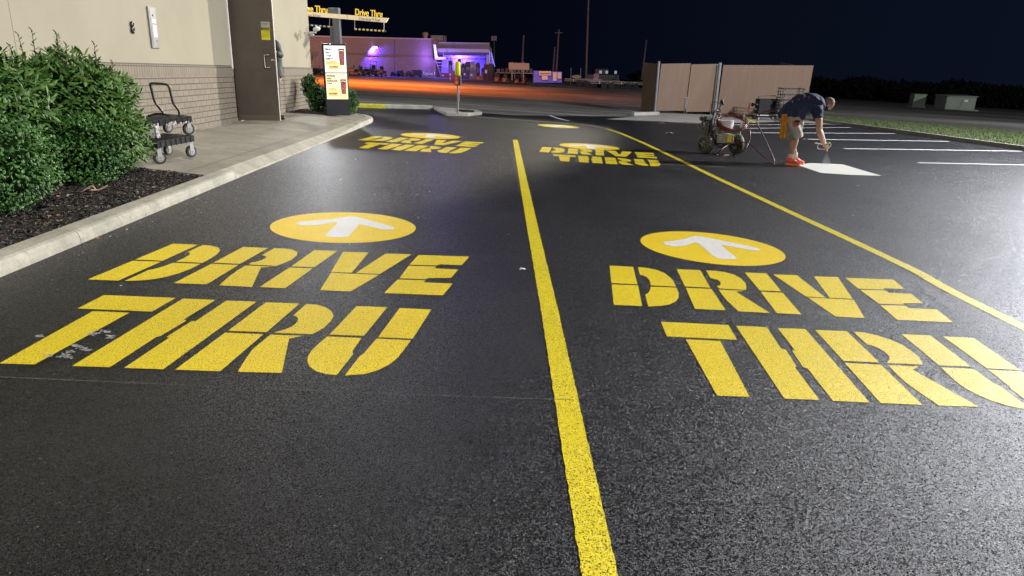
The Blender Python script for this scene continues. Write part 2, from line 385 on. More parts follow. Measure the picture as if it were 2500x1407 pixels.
kb.sweep([(-4.9, 23.6, 0), (-4.2, 24.15, 0), (-3.1, 24.85, 0)], [(0.08, -0.02), (0.075, 0.10), (0.05, 0.12), (-0.08, 0.12), (-0.08, -0.02)])
structure(kb.build('kerb', M_kerb, bevel=0))
wk = MB()
left = [(kx(y)-wd(y)-0.003, y) for y in (7.74, 8.1, 8.4, 8.75, 10, 13, 14.5, 16.4, 17.1)]
DS = [0.181, 0.5, 0.8, 1.1, 1.27, 2.9]; YS = [7.74, 8.1, 9, 11, 13, 15, 16.4, 17.1]
wk.add([(kx(y)-d, y, zin(d)) for y in YS for d in DS]+[(kx(7.74)-d, 7.74, 0.02) for d in DS], [(j*6+i, j*6+i+1, (j+1)*6+i+1, (j+1)*6+i) for j in range(len(YS)-1) for i in range(5)]+[(i, i+1, 48+i+1, 48+i) for i in range(5)])
for y in (9.9,): pass
structure(wk.build('sidewalk', M_walk))
# walk corner beyond the sign and the little concrete edge of the bed
structure(MB().add([(-3.82, 17.1, 0.088), (-3.89, 18.0, 0.088), (-4.10, 18.55, 0.088), (-4.42, 18.95, 0.088), (-4.9, 19.26, 0.088), (-4.95, 18.9, 0.10), (-4.6, 17.9, 0.11), (-4.4, 17.1, 0.122)], [(0, 1, 6, 7), (1, 2, 3, 6), (3, 4, 5, 6)]).build('walk_corner', M_walk))
soil = mat('dark_soil', (0.018, 0.013, 0.010), 0.95, noise=(20, 0.5), bump=(60, 0.6, 0.02))
def zbed(d): return 0.062+0.058*min(1.0, max(0.0, (d-0.18)/0.8))
YS = [-8, 0, 4, 6, 7.735]; DS = [0.18, 0.4, 0.7, 1.0, 3.2]
structure(MB().add([(kx(y)-d, y, zbed(d)) for y in YS for d in DS], [(j*5+i, j*5+i+1, (j+1)*5+i+1, (j+1)*5+i) for j in range(4) for i in range(4)]).build('planting_bed', soil))
structure(sheet('far_planting_bed', [(-6.2, 17.12), (-4.46, 17.28), (-4.65, 17.9), (-5.0, 18.95), (-5.1, 19.3), (-9.4, 19.75), (-9.4, 17.5)], 0.12, soil))
mulchm = [mat('bark_dark', (0.022, 0.016, 0.013), 0.75, noise=(30, 0.5)), mat('bark_black', (0.010, 0.009, 0.009), 0.6), mat('bark_brown', (0.060, 0.042, 0.03), 0.8), mat('bark_pale', (0.24, 0.19, 0.13), 0.8)]
def mulch(name, n, sampler, label):
    rnd = random.Random(len(name)+n); mb = MB()
    for i in range(n):
        x, y, z = sampler(rnd)
        L = rnd.uniform(0.018, 0.06); W = rnd.uniform(0.008, 0.02); T = rnd.uniform(0.003, 0.008)
        r = Matrix.Rotation(rnd.uniform(0, 6.28), 3, 'Z') @ Matrix.Rotation(rnd.uniform(-0.5, 0.5), 3, 'Y') @ Matrix.Rotation(rnd.uniform(-0.6, 0.6), 3, 'X')
        u = rnd.random(); mb.k = 3 if u > 0.982 else 2 if u > 0.93 else 1 if u > 0.55 else 0
        mb.box((x, y, z+rnd.uniform(0, 0.022)), (L, W, T), r)
    o = mb.build(name, mulchm, recalc=False); return tag(o, label, 'mulch', kind='stuff')
mulch('mulch', 13000, lambda r: (lambda y, d: (kx(y)-d, y, zbed(d)+0.003))(r.uniform(2.2, 7.7), 0.19+abs(r.gauss(0, 0.55))), 'dark bark mulch covering the bed between the kerb and the bushes')
mulch('mulch', 1500, lambda r: (r.uniform(-5.9, -4.55), r.uniform(17.3, 18.9), 0.124), 'dark bark mulch at the foot of the brick wall behind the menu board')
mb = MB(); rnd = random.Random(5)
for i in range(34):
    y = rnd.uniform(3.5, 7.4); dd = 0.22+rnd.random()*0.7; x = kx(y)-dd; zz = zbed(dd)-0.125; a = rnd.uniform(0, 6.28); L = rnd.uniform(0.02, 0.04)
    c, s_ = math.cos(a)*L, math.sin(a)*L
    mb.add([(x-c, y-s_, zz+0.15), (x+s_*0.4, y-c*0.4, zz+0.158), (x+c, y+s_, zz+0.152), (x-s_*0.4, y+c*0.4, zz+0.148)], [(0, 1, 2, 3)])
tag(mb.build('leaf_litter', mat('dry_leaf', (0.30, 0.14, 0.06), 0.7), recalc=False), 'dry brown leaves and bits scattered over the mulch', 'leaf litter', kind='stuff')
mb = MB(); mb.tube(spline([(0, 0, 0.01), (0.07, 0.015, 0.05), (0.12, 0.0, 0.02), (0.2, 0.03, 0.06)], 5), 0.007, 6); mb.tube([(0.12, 0, 0.02), (0.10, -0.06, 0.03)], 0.005, 6)
t_ = G(205, 468, 0.13); tag(mb.build('broken_twig', mat('pale_wood', (0.42, 0.30, 0.2), 0.7)), 'pale broken twig lying on the mulch under the bushes', 'twig').location = t_
# grass verge
def grassm():
    k = NB('lawn_ground', 0.9, 0.2); n1 = k.noise(0.8, 6, 0.7); n2 = k.noise(30, 4, 0.6)
    k.col(k.mix(k.rng(n1, 0.35, 0.65), (0.04, 0.06, 0.018, 1), k.mix(k.rng(n2, 0.4, 0.6), (0.05, 0.075, 0.02, 1), (0.11, 0.10, 0.045, 1)))); k.nrm(k.bump(n2, 0.8, 0.03)); return k.m
gpoly = [(13.55, 37.5), (13.6, 34.5), (14.5, 27.7), (15.3, 21.7), (16.25, 15), (17.5, 9), (21.1, 0), (24.1, -8), (34, -8), (33, 8), (27.5, 24), (25.0, 31.5), (22.5, 35), (18, 38.3), (15.5, 39.2)]
structure(sheet('grass_verge', gpoly, 0.10, grassm()))
def blades(n):
    rnd = random.Random(3); vs = []; fs = []; mi = []
    for i in range(n):
        y = rnd.uniform(12, 38); x0 = 13.6+max(0, (34.5-y))*0.125 if y > 15 else 16.3+(15-y)*0.25
        x = x0+rnd.random()**1.5*9
        if y+x*0.45 > 45.3: continue
        a = rnd.uniform(0, 6.28); w = rnd.uniform(0.008, 0.02); h = rnd.uniform(0.03, 0.075); lx, ly = rnd.uniform(-0.04, 0.04), rnd.uniform(-0.04, 0.04)
        b = len(vs); vs += [(x-w*math.cos(a), y-w*math.sin(a), 0.10), (x+w*math.cos(a), y+w*math.sin(a), 0.10), (x+lx, y+ly, 0.10+h)]; fs.append((b, b+1, b+2)); mi.append(0 if rnd.random() < 0.75 else 1)
    m = MB(); m.v = [Vector(v) for v in vs]; m.f = fs; m.mi = mi
    o = m.build('grass', [mat('grass_blade', (0.048, 0.078, 0.022), 0.7), mat('grass_dry', (0.11, 0.115, 0.045), 0.8)], recalc=False)
    return tag(o, 'short mown green grass on the verge behind the pale kerb', 'grass', kind='stuff')
blades(42000)
# lower field beyond the verge
def fieldm():
    k = NB('field_ground', 0.9, 0.15); s1 = k.noise(0.10, 7, 0.72, k.scale((0.35, 1.2, 1))); n2 = k.noise(3, 5, 0.7)
    k.col(k.mix(k.rng(s1, 0.40, 0.60), (0.035, 0.036, 0.03, 1), k.mix(n2, (0.10, 0.095, 0.085, 1), (0.14, 0.13, 0.115, 1)))); return k.m
structure(sheet('far_lot', [(17.5, 43), (15.6, 39.4), (18, 38.5), (22.6, 35.2), (25.3, 31.5), (33.3, 8), (34.3, -8), (400, -8), (700, 900), (40, 900)], -0.002, fieldm()))

# ------------------------------------------------------------------ painted road markings
LETTERS = {"D":[[[-0.006,-0.031],[0.174,-0.025],[0.127,-0.5],[-0.056,-0.502]],[[-0.058,-0.535],[0.127,-0.523],[0.074,-0.985],[-0.107,-0.991]],[[0.211,-0.028],[0.27,-0.032],[0.343,-0.077],[0.387,-0.157],[0.406,-0.279],[0.404,-0.398],[0.396,-0.504],[0.218,-0.505],[0.232,-0.398],[0.231,-0.313],[0.213,-0.264],[0.187,-0.251]],[[0.394,-0.53],[0.38,-0.656],[0.354,-0.764],[0.314,-0.856],[0.259,-0.921],[0.195,-0.961],[0.112,-0.986],[0.139,-0.73],[0.162,-0.702],[0.19,-0.63],[0.213,-0.538]]],"R":[[[0.507,-0.025],[0.69,-0.018],[0.641,-0.484],[0.462,-0.486]],[[0.46,-0.518],[0.641,-0.513],[0.606,-0.977],[0.408,-0.984]],[[0.735,-0.016],[0.809,-0.009],[0.874,-0.034],[0.927,-0.093],[0.948,-0.19],[0.944,-0.312],[0.918,-0.416],[0.889,-0.492],[0.704,-0.488],[0.699,-0.431],[0.723,-0.42],[0.748,-0.366],[0.758,-0.314],[0.753,-0.263],[0.725,-0.241],[0.71,-0.23]],[[0.69,-0.519],[0.875,-0.514],[0.803,-0.549],[0.885,-0.985],[0.684,-0.985],[0.675,-0.779],[0.679,-0.648]]],"I":[[[1.032,-0.013],[1.204,-0.005],[1.144,-0.477],[0.989,-0.484]],[[0.985,-0.516],[1.141,-0.509],[1.087,-0.98],[0.93,-0.98]]],"V":[[[1.247,-0.021],[1.436,-0.009],[1.417,-0.573],[1.279,-0.571]],[[1.565,-0.011],[1.758,0.002],[1.607,-0.565],[1.445,-0.573]],[[1.284,-0.593],[1.605,-0.588],[1.49,-0.984],[1.303,-0.985]]],"E":[[[1.811,-0.005],[2.196,0.02],[2.147,-0.237],[1.987,-0.244],[1.971,-0.282],[1.775,-0.296]],[[1.773,-0.325],[1.968,-0.305],[1.964,-0.361],[2.13,-0.356],[2.09,-0.58],[1.938,-0.607],[1.929,-0.639],[1.749,-0.648]],[[1.741,-0.679],[1.926,-0.664],[1.919,-0.714],[2.109,-0.709],[2.063,-0.972],[1.698,-0.984]]],"T":[[[0.135,-1.267],[0.539,-1.259],[0.516,-1.507],[0.119,-1.511]],[[0.218,-1.54],[0.411,-1.539],[0.345,-2.251],[0.193,-2.256]]],"H":[[[0.582,-1.265],[0.768,-1.263],[0.727,-1.605],[0.748,-1.619],[0.716,-1.857],[0.703,-1.866],[0.67,-2.246],[0.506,-2.251]],[[0.831,-1.266],[1.001,-1.258],[0.903,-2.245],[0.732,-2.247],[0.766,-1.869],[0.748,-1.86],[0.778,-1.625],[0.797,-1.625]]],"R2":[[[1.056,-1.264],[1.249,-1.257],[1.205,-1.736],[1.01,-1.741]],[[1.004,-1.767],[1.198,-1.767],[1.153,-2.24],[0.955,-2.244]],[[1.288,-1.259],[1.348,-1.262],[1.409,-1.301],[1.457,-1.364],[1.485,-1.439],[1.489,-1.525],[1.478,-1.63],[1.453,-1.702],[1.438,-1.735],[1.243,-1.738],[1.285,-1.685],[1.312,-1.631],[1.317,-1.559],[1.306,-1.507],[1.288,-1.477],[1.269,-1.469]],[[1.235,-1.768],[1.402,-1.762],[1.341,-1.811],[1.424,-2.229],[1.23,-2.238],[1.216,-2.089],[1.21,-1.984],[1.221,-1.871]]],"U":[[[1.579,-1.257],[1.757,-1.25],[1.705,-1.726],[1.527,-1.731]],[[1.522,-1.758],[1.699,-1.757],[1.689,-1.894],[1.686,-1.937],[1.697,-1.978],[1.671,-2.226],[1.626,-2.224],[1.572,-2.196],[1.53,-2.148],[1.503,-2.089],[1.491,-2.026],[1.49,-1.96],[1.503,-1.854]],[[1.83,-1.256],[2.016,-1.256],[1.96,-1.736],[1.78,-1.736]],[[1.776,-1.757],[1.954,-1.759],[1.931,-1.909],[1.916,-1.995],[1.89,-2.078],[1.841,-2.16],[1.789,-2.205],[1.708,-2.228],[1.732,-1.999],[1.746,-1.964],[1.753,-1.912]]]}
ARROW = [[-0.104,0.355],[-0.047,0.421],[0.013,0.421],[0.147,0.309],[0.4,0.095],[0.434,0.034],[0.428,-0.027],[0.346,-0.045],[0.293,-0.006],[0.107,0.112],[0.122,-0.359],[0.109,-0.396],[0.046,-0.423],[-0.037,-0.421],[-0.056,-0.392],[-0.07,-0.338],[-0.086,0.096],[-0.11,0.145],[-0.246,-0.034],[-0.36,-0.067],[-0.406,-0.036],[-0.42,0.015],[-0.409,0.075],[-0.193,0.238]]
SETS = [((-2.5302, 5.0913, 0.040), (-1.484, 5.983)), ((0.7346, 5.2071, 0.0168), (1.718, 6.024)), ((-2.9071, 14.2176, 0.0), (-1.883, 14.945)), ((0.438, 14.0483, 0.0184), (1.41, 14.671))]
SLAB = ['yellow DRIVE THRU lettering in the left lane nearest the camera, beside the long kerb', 'yellow DRIVE THRU lettering in the right lane nearest the camera, cut by the frame edge',
        'small yellow DRIVE THRU lettering farther up the left lane near the menu board', 'small yellow DRIVE THRU lettering farther up the right lane beside the striping machine']
CLAB = ['yellow disc with white arrow above the nearest left DRIVE THRU', 'yellow disc with white arrow above the nearest right DRIVE THRU',
        'flattened yellow disc with white arrow above the far left DRIVE THRU', 'flattened yellow disc with white arrow above the far right DRIVE THRU']
for i, (t, q) in enumerate(SETS):
    e = thing('lane_lettering', SLAB[i], 'road lettering', (t[0], t[1], 0.002), t[2], 'DRIVE THRU letterings painted on the lanes', tilt=False)
    for key, polys in LETTERS.items():
        mb = MB()
        for p in polys: mb.add([(x, y, 0) for x, y in p], [tuple(range(len(p)))])
        mb.build('letter', M_yel, e, recalc=False)
    e = thing('arrow_disc', CLAB[i], 'road arrow', (q[0], q[1], 0.002), (t[2]-0.02) if i else 0.0, 'arrow discs painted on the lanes', tilt=False)
    mb = MB(); N = 72; mb.add([(0.6137*math.cos(2*math.pi*k/N), 0.6137*math.sin(2*math.pi*k/N), 0) for k in range(N)], [tuple(range(N))]); mb.build('disc', M_gold, e)
    mb = MB(); mb.add([(x, y, 0.0015) for x, y in ARROW[::-1]], [tuple(range(len(ARROW)))]); mb.build('arrow', M_wht, e)
e = thing('arrow_disc', 'thin far yellow disc with pale arrow at the lane bend, beyond the others', 'road arrow', (1.02, 20.1, 0.004), -0.5, 'arrow discs painted on the lanes', tilt=False)
mb = MB(); mb.add([(0.58*math.cos(2*math.pi*k/48), 0.58*math.sin(2*math.pi*k/48), 0) for k in range(48)], [tuple(range(48))]); mb.build('disc', M_lem, e)
mb = MB(); mb.add([(x, y, 0.0015) for x, y in ARROW[::-1]], [tuple(range(len(ARROW)))]); mb.build('arrow', M_wht, e)
def stripe(name, pts, w, m, label, group=None, z=0.002, wob=0.0, cat='painted line'):
    mb = MB(); rnd = random.Random(int(w*1e4)+len(label)); P = [Vector((p[0], p[1], 0)) for p in pts]
    if wob:
        Q = []
        for a, b in zip(P, P[1:]):
            n = max(1, int((b-a).length/0.03))
            Q += [a.lerp(b, k/n) for k in range(n)]
        P = Q+[P[-1]]
    L = []; R = []
    for i, p in enumerate(P):
        d = (P[min(i+1, len(P)-1)]-P[max(i-1, 0)]).normalized(); r = Vector((d.y, -d.x, 0))
        L.append(p-r*(w/2+rnd.uniform(-wob, wob))); R.append(p+r*(w/2+rnd.uniform(-wob, wob)))
    vs = [(p.x, p.y, z) for p in L]+[(p.x, p.y, z) for p in R]; n = len(P)
    mb.add(vs, [(i, n+i, n+i+1, i+1) for i in range(n-1)])
    return tag(mb.build(name, m, recalc=False), label, cat, group)
g = lambda *a: [tuple(G(u, v)[:2]) for u, v in a]
stripe('lane_divider_line', [(0.49, -1.5)]+g((1465, 1407), (1342, 760), (1301, 560), (1258, 342)), 0.105, M_lem, 'straight yellow line between the two drive-thru lanes', wob=0.0025)
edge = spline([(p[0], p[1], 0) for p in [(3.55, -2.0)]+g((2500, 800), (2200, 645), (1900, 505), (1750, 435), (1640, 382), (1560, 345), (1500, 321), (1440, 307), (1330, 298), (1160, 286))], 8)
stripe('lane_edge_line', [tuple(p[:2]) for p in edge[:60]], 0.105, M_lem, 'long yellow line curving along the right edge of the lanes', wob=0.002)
stripe('lane_edge_line', [tuple(p[:2]) for p in edge[60:]], 0.09, M_pale, 'thin pale line from the far bend of the lanes to the post island')  # pale gutter edge, and glare on the yellow line put into its colour
PL = [((7.5, 24.47), (13.41, 29.65)), ((7.1, 22.34), (13.86, 26.96)), ((8.14, 20.82), (14.17, 23.99)), ((8.16, 18.18), (14.71, 21.22)), ((8.57, 15.43), (15.2, 17.75)), ((7.2, 25.9), (12.9, 31.0))]
PT = ['second white parking line from the dumpster fence, passing behind the bent worker', 'white parking line passing behind the worker, third from the dumpster fence', 'white parking line starting by the worker knees and ending before the grass kerb',
      'white parking line starting right of the spray gun, reaching the grass kerb', 'nearest white parking line, running off the right edge of the frame', 'farthest faint white parking line just before the carts']
for (a, b), t in zip(PL, PT): stripe('parking_line', [a, b], 0.10, M_wht, t, 'white parking stall lines', wob=0.0)
stripe('white_curved_mark', g((1343, 282.5), (1355, 287), (1372, 292), (1390, 296)), 0.10, M_wht, 'short curved white mark at the far end of the fresh asphalt')
stripe('yellow_pad_line', [(9.95, 32.2), (9.2, 28.8)], 0.16, M_lem, 'short yellow line on the pad running up to the black cart')
stripe('yellow_pad_line', [(4.4, 26.0), (6.15, 25.55), (7.4, 26.2)], 0.10, M_pale, 'faint pale line along the front edge of the concrete pad')
# half-painted white patch the worker is spraying
stripe('chalk_line', g((0, 922), (500, 944), (1000, 965), (1400, 978)), 0.005, mat('chalk', (0.16, 0.15, 0.14), 0.9, noise=(40, 0.85)), 'thin snapped chalk line across both lanes below the lettering', z=0.003)
stripe('chalk_line', g((1247, 348), (1256, 400), (1268, 470)), 0.006, MATS['chalk'], 'thin chalk line running beside the yellow divider', z=0.003)
for i, (a, b, t) in enumerate([((855+80, 318), (1135, 335), 'far left disc'), ((1314, 346), (1520, 358), 'far right disc'), ((1610, 402), (1770, 408), 'far right THRU')]):
    stripe('chalk_line', g(a, b), 0.012, mat('chalk_white', (0.45, 0.45, 0.45), 0.9), 'short white layout line touching the '+t, z=0.0035)
tag(sheet('painted_patch', [tuple(G(u, v)[:2]) for u, v in [(1948, 404), (1975, 399), (2010, 400), (2057, 402), (2100, 415), (2152, 430), (2080, 428), (2004, 423)]], 0.004,
    (lambda k: (k.col(k.mix(k.rng(k.noise(7, 6, 0.7, k.scale((0.5, 3, 1))), 0.35, 0.6), (0.86, 0.86, 0.83, 1), (0.72, 0.71, 0.58, 1))), k.m)[1])(NB('wet_white_paint', 0.5))),
    'freshly sprayed cream white arrow shape on the asphalt in front of the worker', 'painted patch')
mb = MB(); rnd = random.Random(8)
for c in [(70, 120), (75, 112)]:
    pass
for (x, y) in [(228, 818), (246, 808), (262, 812), (272, 822), (184, 845), (197, 850), (212, 856), (150, 872), (166, 874), (172, 860), (93, 822), (120, 870), (236, 815), (268, 826), (205, 853), (160, 868)]:
    for k in range(7):
        p = G(x+rnd.uniform(-7, 7), y+rnd.uniform(-2.5, 2.5)); a = rnd.uniform(-0.6, 0.6); L = rnd.uniform(0.006, 0.02); w = 0.0025
        c, s_ = math.cos(a), math.sin(a)
        mb.add([(p.x-c*L+s_*w, p.y-s_*L-c*w, 0.0034), (p.x+c*L+s_*w, p.y+s_*L-c*w, 0.0034), (p.x+c*L-s_*w, p.y+s_*L+c*w, 0.0034), (p.x-c*L-s_*w, p.y-s_*L+c*w, 0.0034)], [(0, 1, 2, 3)])
tag(mb.build('chalk_marks', MATS['chalk_white'], recalc=False), 'scribbled white chalk strokes between the T and H of the nearest left THRU', 'chalk marks', kind='stuff')
# grit on the fresh asphalt
mb = MB(); rnd = random.Random(21)
for i in range(230):
    u = rnd.random()
    if u < 0.5: y = rnd.uniform(3.8, 9); x = kx(y)+abs(rnd.gauss(0.03, 0.35))
    else: y = rnd.uniform(3, 24); x = rnd.uniform(-3, 9)
    r = rnd.choice([0.0018, 0.0022, 0.003, 0.004, 0.006]) * (1 if y < 9 else 1.7)
    mb.ell((x, y, r*0.4), (r*rnd.uniform(1, 2.2), r, r*0.6), Matrix.Rotation(rnd.uniform(0, 3), 3, 'Z'), 6, 4)
tag(mb.build('grit', mat('grit', (0.5, 0.48, 0.43), 0.8), recalc=False), 'pale stone chips and crumbs scattered over the fresh asphalt', 'grit', kind='stuff')
for (u, v, L, t) in [(1276, 660, 0.05, 'tiny white scrap beside the middle of the yellow divider line'), (1616, 303, 0.22, 'white scrap beyond the far bend of the yellow edge line'), (1634, 327, 0.25, 'crumpled white scrap between the yellow edge line and the striping machine'), (237, 585, 0.04, 'brown dry leaf at the crack in the long kerb'), (2060, 303, 0.12, 'white crumb behind the worker head')]:
    p = G(u, v); mb = MB(); rnd = random.Random(int(u)); mb.add([(-L/2, -L*0.25, 0.0), (0, -L*0.35, L*0.18), (L/2, -L*0.1, 0.0), (L*0.3, L*0.3, L*0.1), (-L*0.35, L*0.28, 0.01)], [(0, 1, 4), (1, 3, 4), (1, 2, 3)])
    o = mb.build('litter_scrap' if 'leaf' not in t else 'dry_leaf', MATS['dry_leaf'] if 'leaf' in t else mat('paper_white', (0.75, 0.75, 0.73), 0.8), recalc=False); o.location = (p.x, p.y, 0.006); tag(o, t, 'litter')

# ------------------------------------------------------------------ restaurant
B0 = (-5.42, 12.5, 0.15); BPHI = rad(3.0)
bld = thing('restaurant_building', 'beige stucco restaurant with painted brick base and open brown door', 'building', B0, BPHI, tilt=False)
UPX = Vector((math.tan(rad(-2.09)), 0, 1)).normalized()          # its courses follow the fall of the walk
bld.matrix_world = Matrix.Translation(Vector(B0)) @ Vector((0, 0, 1)).rotation_difference(UPX).to_matrix().to_4x4() @ Matrix.Rotation(BPHI, 4, 'Z'); WORLDM[bld.name] = bld.matrix_world.copy()
BM = wm(bld); BMi = BM.inverted()
def W(u, v, x=0.0):
    """point of the wall plane (local x = const) seen at a pixel, as local (y, z)"""
    d = BMi.to_3x3() @ ray(u, v); o = BMi @ CO; t = (x-o.x)/d.x; p = o+d*t; return (p.y, p.z)
YH = W(578, 295)[0]; LED = 1.03; YC = W(757, 120)[0]; YD = YH+0.92
def stuccom():
    k = NB('beige_stucco', 0.85, 0.2); n1 = k.noise(0.7, 5, 0.6); n2 = k.noise(90, 5, 0.7); n3 = k.noise(2.5, 6, 0.7, k.scale((1, 1, 0.25)))
    c = k.mix(k.rng(n1, 0.3, 0.7), (0.275, 0.252, 0.19, 1), (0.315, 0.29, 0.22, 1)); c = k.mix(k.rng(n3, 0.5, 0.75, 0, 0.25), c, (0.30, 0.265, 0.19, 1)); k.col(c)
    k.nrm(k.bump(n2, 0.35, 0.006)); return k.m
M_st = stuccom()
def brickm():
    k = NB('painted_brick', 0.7, 0.3)
    sx = k.n.new('ShaderNodeSeparateXYZ'); k.l.new(k.obj, sx.inputs[0])
    cb = k.n.new('ShaderNodeCombineXYZ'); k.l.new(k.math('ADD', sx.outputs[1], k.math('MULTIPLY', sx.outputs[0], 1.0)), cb.inputs[0]); k.l.new(sx.outputs[2], cb.inputs[1])
    t = k.n.new('ShaderNodeTexBrick'); k.l.new(cb.outputs[0], t.inputs['Vector']); t.inputs['Scale'].default_value = 1.0
    t.inputs['Brick Width'].default_value = 0.23; t.inputs['Row Height'].default_value = 0.092; t.inputs['Mortar Size'].default_value = 0.007; t.inputs['Mortar Smooth'].default_value = 0.4
    t.inputs['Color1'].default_value = (0.165, 0.138, 0.105, 1); t.inputs['Color2'].default_value = (0.195, 0.165, 0.128, 1); t.inputs['Mortar'].default_value = (0.085, 0.07, 0.055, 1)
    n1 = k.noise(7, 5, 0.7); n2 = k.noise(70, 4, 0.6); sc = k.noise(55, 2, 0.5, k.scale((1, 1, 0.6)))
    c = k.mix(k.rng(n1, 0.35, 0.7, 0, 0.3), t.outputs['Color'], (0.135, 0.112, 0.085, 1)); c = k.mix(k.math('GREATER_THAN', sc, 0.725), c, (0.6, 0.56, 0.5, 1)); k.col(c)
    h = k.math('ADD', k.math('MULTIPLY', t.outputs['Fac'], -1.0), k.math('MULTIPLY', n2, 0.35)); k.nrm(k.bump(h, 1.0, 0.014)); return k.m
M_br = brickm()
def soldierm():
    k = NB('soldier_brick', 0.7, 0.3); sx = k.n.new('ShaderNodeSeparateXYZ'); k.l.new(k.obj, sx.inputs[0])
    cb = k.n.new('ShaderNodeCombineXYZ'); k.l.new(sx.outputs[1], cb.inputs[1]); k.l.new(sx.outputs[2], cb.inputs[0])
    t = k.n.new('ShaderNodeTexBrick'); k.l.new(cb.outputs[0], t.inputs['Vector']); t.offset = 0; t.inputs['Scale'].default_value = 1.0
    t.inputs['Brick Width'].default_value = 0.5; t.inputs['Row Height'].default_value = 0.076; t.inputs['Mortar Size'].default_value = 0.006
    t.inputs['Color1'].default_value = (0.165, 0.138, 0.105, 1); t.inputs['Color2'].default_value = (0.19, 0.16, 0.122, 1); t.inputs['Mortar'].default_value = (0.08, 0.066, 0.05, 1)
    k.col(t.outputs['Color']); k.nrm(k.bump(k.math('MULTIPLY', t.outputs['Fac'], -1.0), 1.0, 0.01)); return k.m
M_so = soldierm()
TOPZ = 5.2
mb = MB()
for a, b, z0, z1 in ((-18, YH-0.03, LED, TOPZ), (YD+0.03, YC, LED, TOPZ), (YH-0.03, YD+0.03, 2.52, TOPZ)):
    mb.box((-0.16, (a+b)/2, (z0+z1)/2), (0.32, b-a, z1-z0))
mb.box((-3.3, YC-0.15, TOPZ/2), (5.96, 0.3, TOPZ)); mb.box((-3.3, -8, TOPZ+0.1), (6.6, 20+2*YC, 0.2))
mb.build('wall', M_st, bld)
mb = MB()
for a, b in ((-18, YH), (YD, YC+0.03)):
    mb.box((-0.14, (a+b)/2, (LED-0.155+(-0.3))/2), (0.32, b-a, LED-0.155+0.3))
mb.box((-3.3, YC-0.12, 0.42), (6.0, 0.31, 1.1)); mb.build('brick_base', M_br, bld)
mb = MB()
for a, b in ((-18, YH), (YD, YC+0.03)): mb.box((-0.136, (a+b)/2, LED-0.08), (0.322, b-a, 0.15))
mb.build('brick_cap', M_so, bld)
M_trim = mat('white_metal_trim', (0.62, 0.61, 0.57), 0.45)
M_line = mat('dark_caulk', (0.08, 0.07, 0.055), 0.9)
mb = MB()
for a, b in ((-18, YH-0.03), (YD+0.03, YC)): mb.box((0.0, (a+b)/2, LED+0.002), (0.02, b-a, 0.012))
mb.build('ledge_flashing', M_line, bld)
mb = MB(); 
for q in ((17, 0, 49, 146),):
    (y0, z0), (y1, z1) = W(q[0], q[1]), W(q[2], q[3]); ym = (y0+y1)/2; mb.box((0.0, ym, (LED+TOPZ)/2), (0.006, 0.022, TOPZ-LED-0.02))
mb.build('control_joint', mat('joint_tan', (0.30, 0.26, 0.18), 0.9), bld)  # the joint's own tan colour
mb = MB(); mb.box((0.012, YH-0.045, (LED+TOPZ)/2-0.03), (0.05, 0.05, TOPZ-LED+0.04)); mb.build('corner_trim', M_trim, bld, bevel=0.004); MB().box((-0.35, YC-0.002+0.03, (LED+TOPZ)/2), (0.12, 0.06, TOPZ-LED)).build('corner_trim', M_trim, bld, bevel=0.004)
M_dk = mat('dark_interior', (0.012, 0.011, 0.010), 0.9)
mb = MB(); mb.box((-1.5, (YH+YD)/2, 1.3), (0.05, 1.6, 2.7)); mb.box((-0.9, YH-0.35, 1.3), (1.2, 0.04, 2.7)); mb.box((-0.9, YD+0.35, 1.3), (1.2, 0.04, 2.7)); mb.box((-0.8, (YH+YD)/2, 2.62), (1.3, 1.6, 0.05)); mb.build('doorway_recess', M_dk, bld)
M_fr = mat('door_frame_paint', (0.30, 0.27, 0.22), 0.45)
mb = MB(); mb.box((-0.10, YH-0.0, 1.25), (0.14, 0.05, 2.5)); mb.box((-0.10, YD, 1.25), (0.14, 0.05, 2.5)); mb.box((-0.10, (YH+YD)/2, 2.5), (0.14, 0.97, 0.05)); mb.box((-0.08, (YH+YD)/2, 0.01), (0.22, 0.9, 0.02)); mb.build('door_frame', M_fr, bld)
# leaf: hinge at the near jamb, swung open towards the lane
hp = BMi @ Vector((-5.50, 14.02, 0.15)); tp = BMi @ Vector((-4.70, 14.06, 0.15))
hp.x = -0.01; ang = math.atan2(tp.y-hp.y, tp.x-hp.x); LW = 0.79
DM = Matrix.Translation((hp.x, hp.y, 0.0)) @ Matrix.Rotation(ang, 4, 'Z')
def dl(mb_): mb_.v = [DM @ v for v in mb_.v]; return mb_
M_door = mat('brown_door_paint', (0.100, 0.084, 0.068), 0.5, noise=(1.5, 0.25), bump=(150, 0.08, 0.002))
M_steel = mat('brushed_steel', (0.62, 0.60, 0.56), 0.3, metal=0.9)
M_alu = mat('dull_aluminium', (0.42, 0.40, 0.36), 0.45, metal=0.3)
door = dl(MB().box((LW/2, 0, 1.265), (LW, 0.045, 2.48), bev=0.002)).build('door', M_door, bld)
dl(MB().box((LW/2, -0.0245, 0.075), (LW-0.01, 0.004, 0.10))).build('sweep_plate', mat('sweep_plate', (0.16, 0.14, 0.11), 0.4, metal=0.4), door)
dl(MB().box((LW+0.0045, 0, 1.265), (0.008, 0.05, 2.485))).build('lit_edge_strip', M_alu, door)  # pale strip puts the lamplit look into the door edge
hz = W(650, 150)[1]
def DP(u, v):
    d = (BM @ DM).inverted().to_3x3() @ ray(u, v); o = (BM @ DM).inverted() @ CO; t = (-0.0226-o.y)/d.y; p = o+d*t; return p.x, p.z
hx_, hz_ = DP(651, 150)
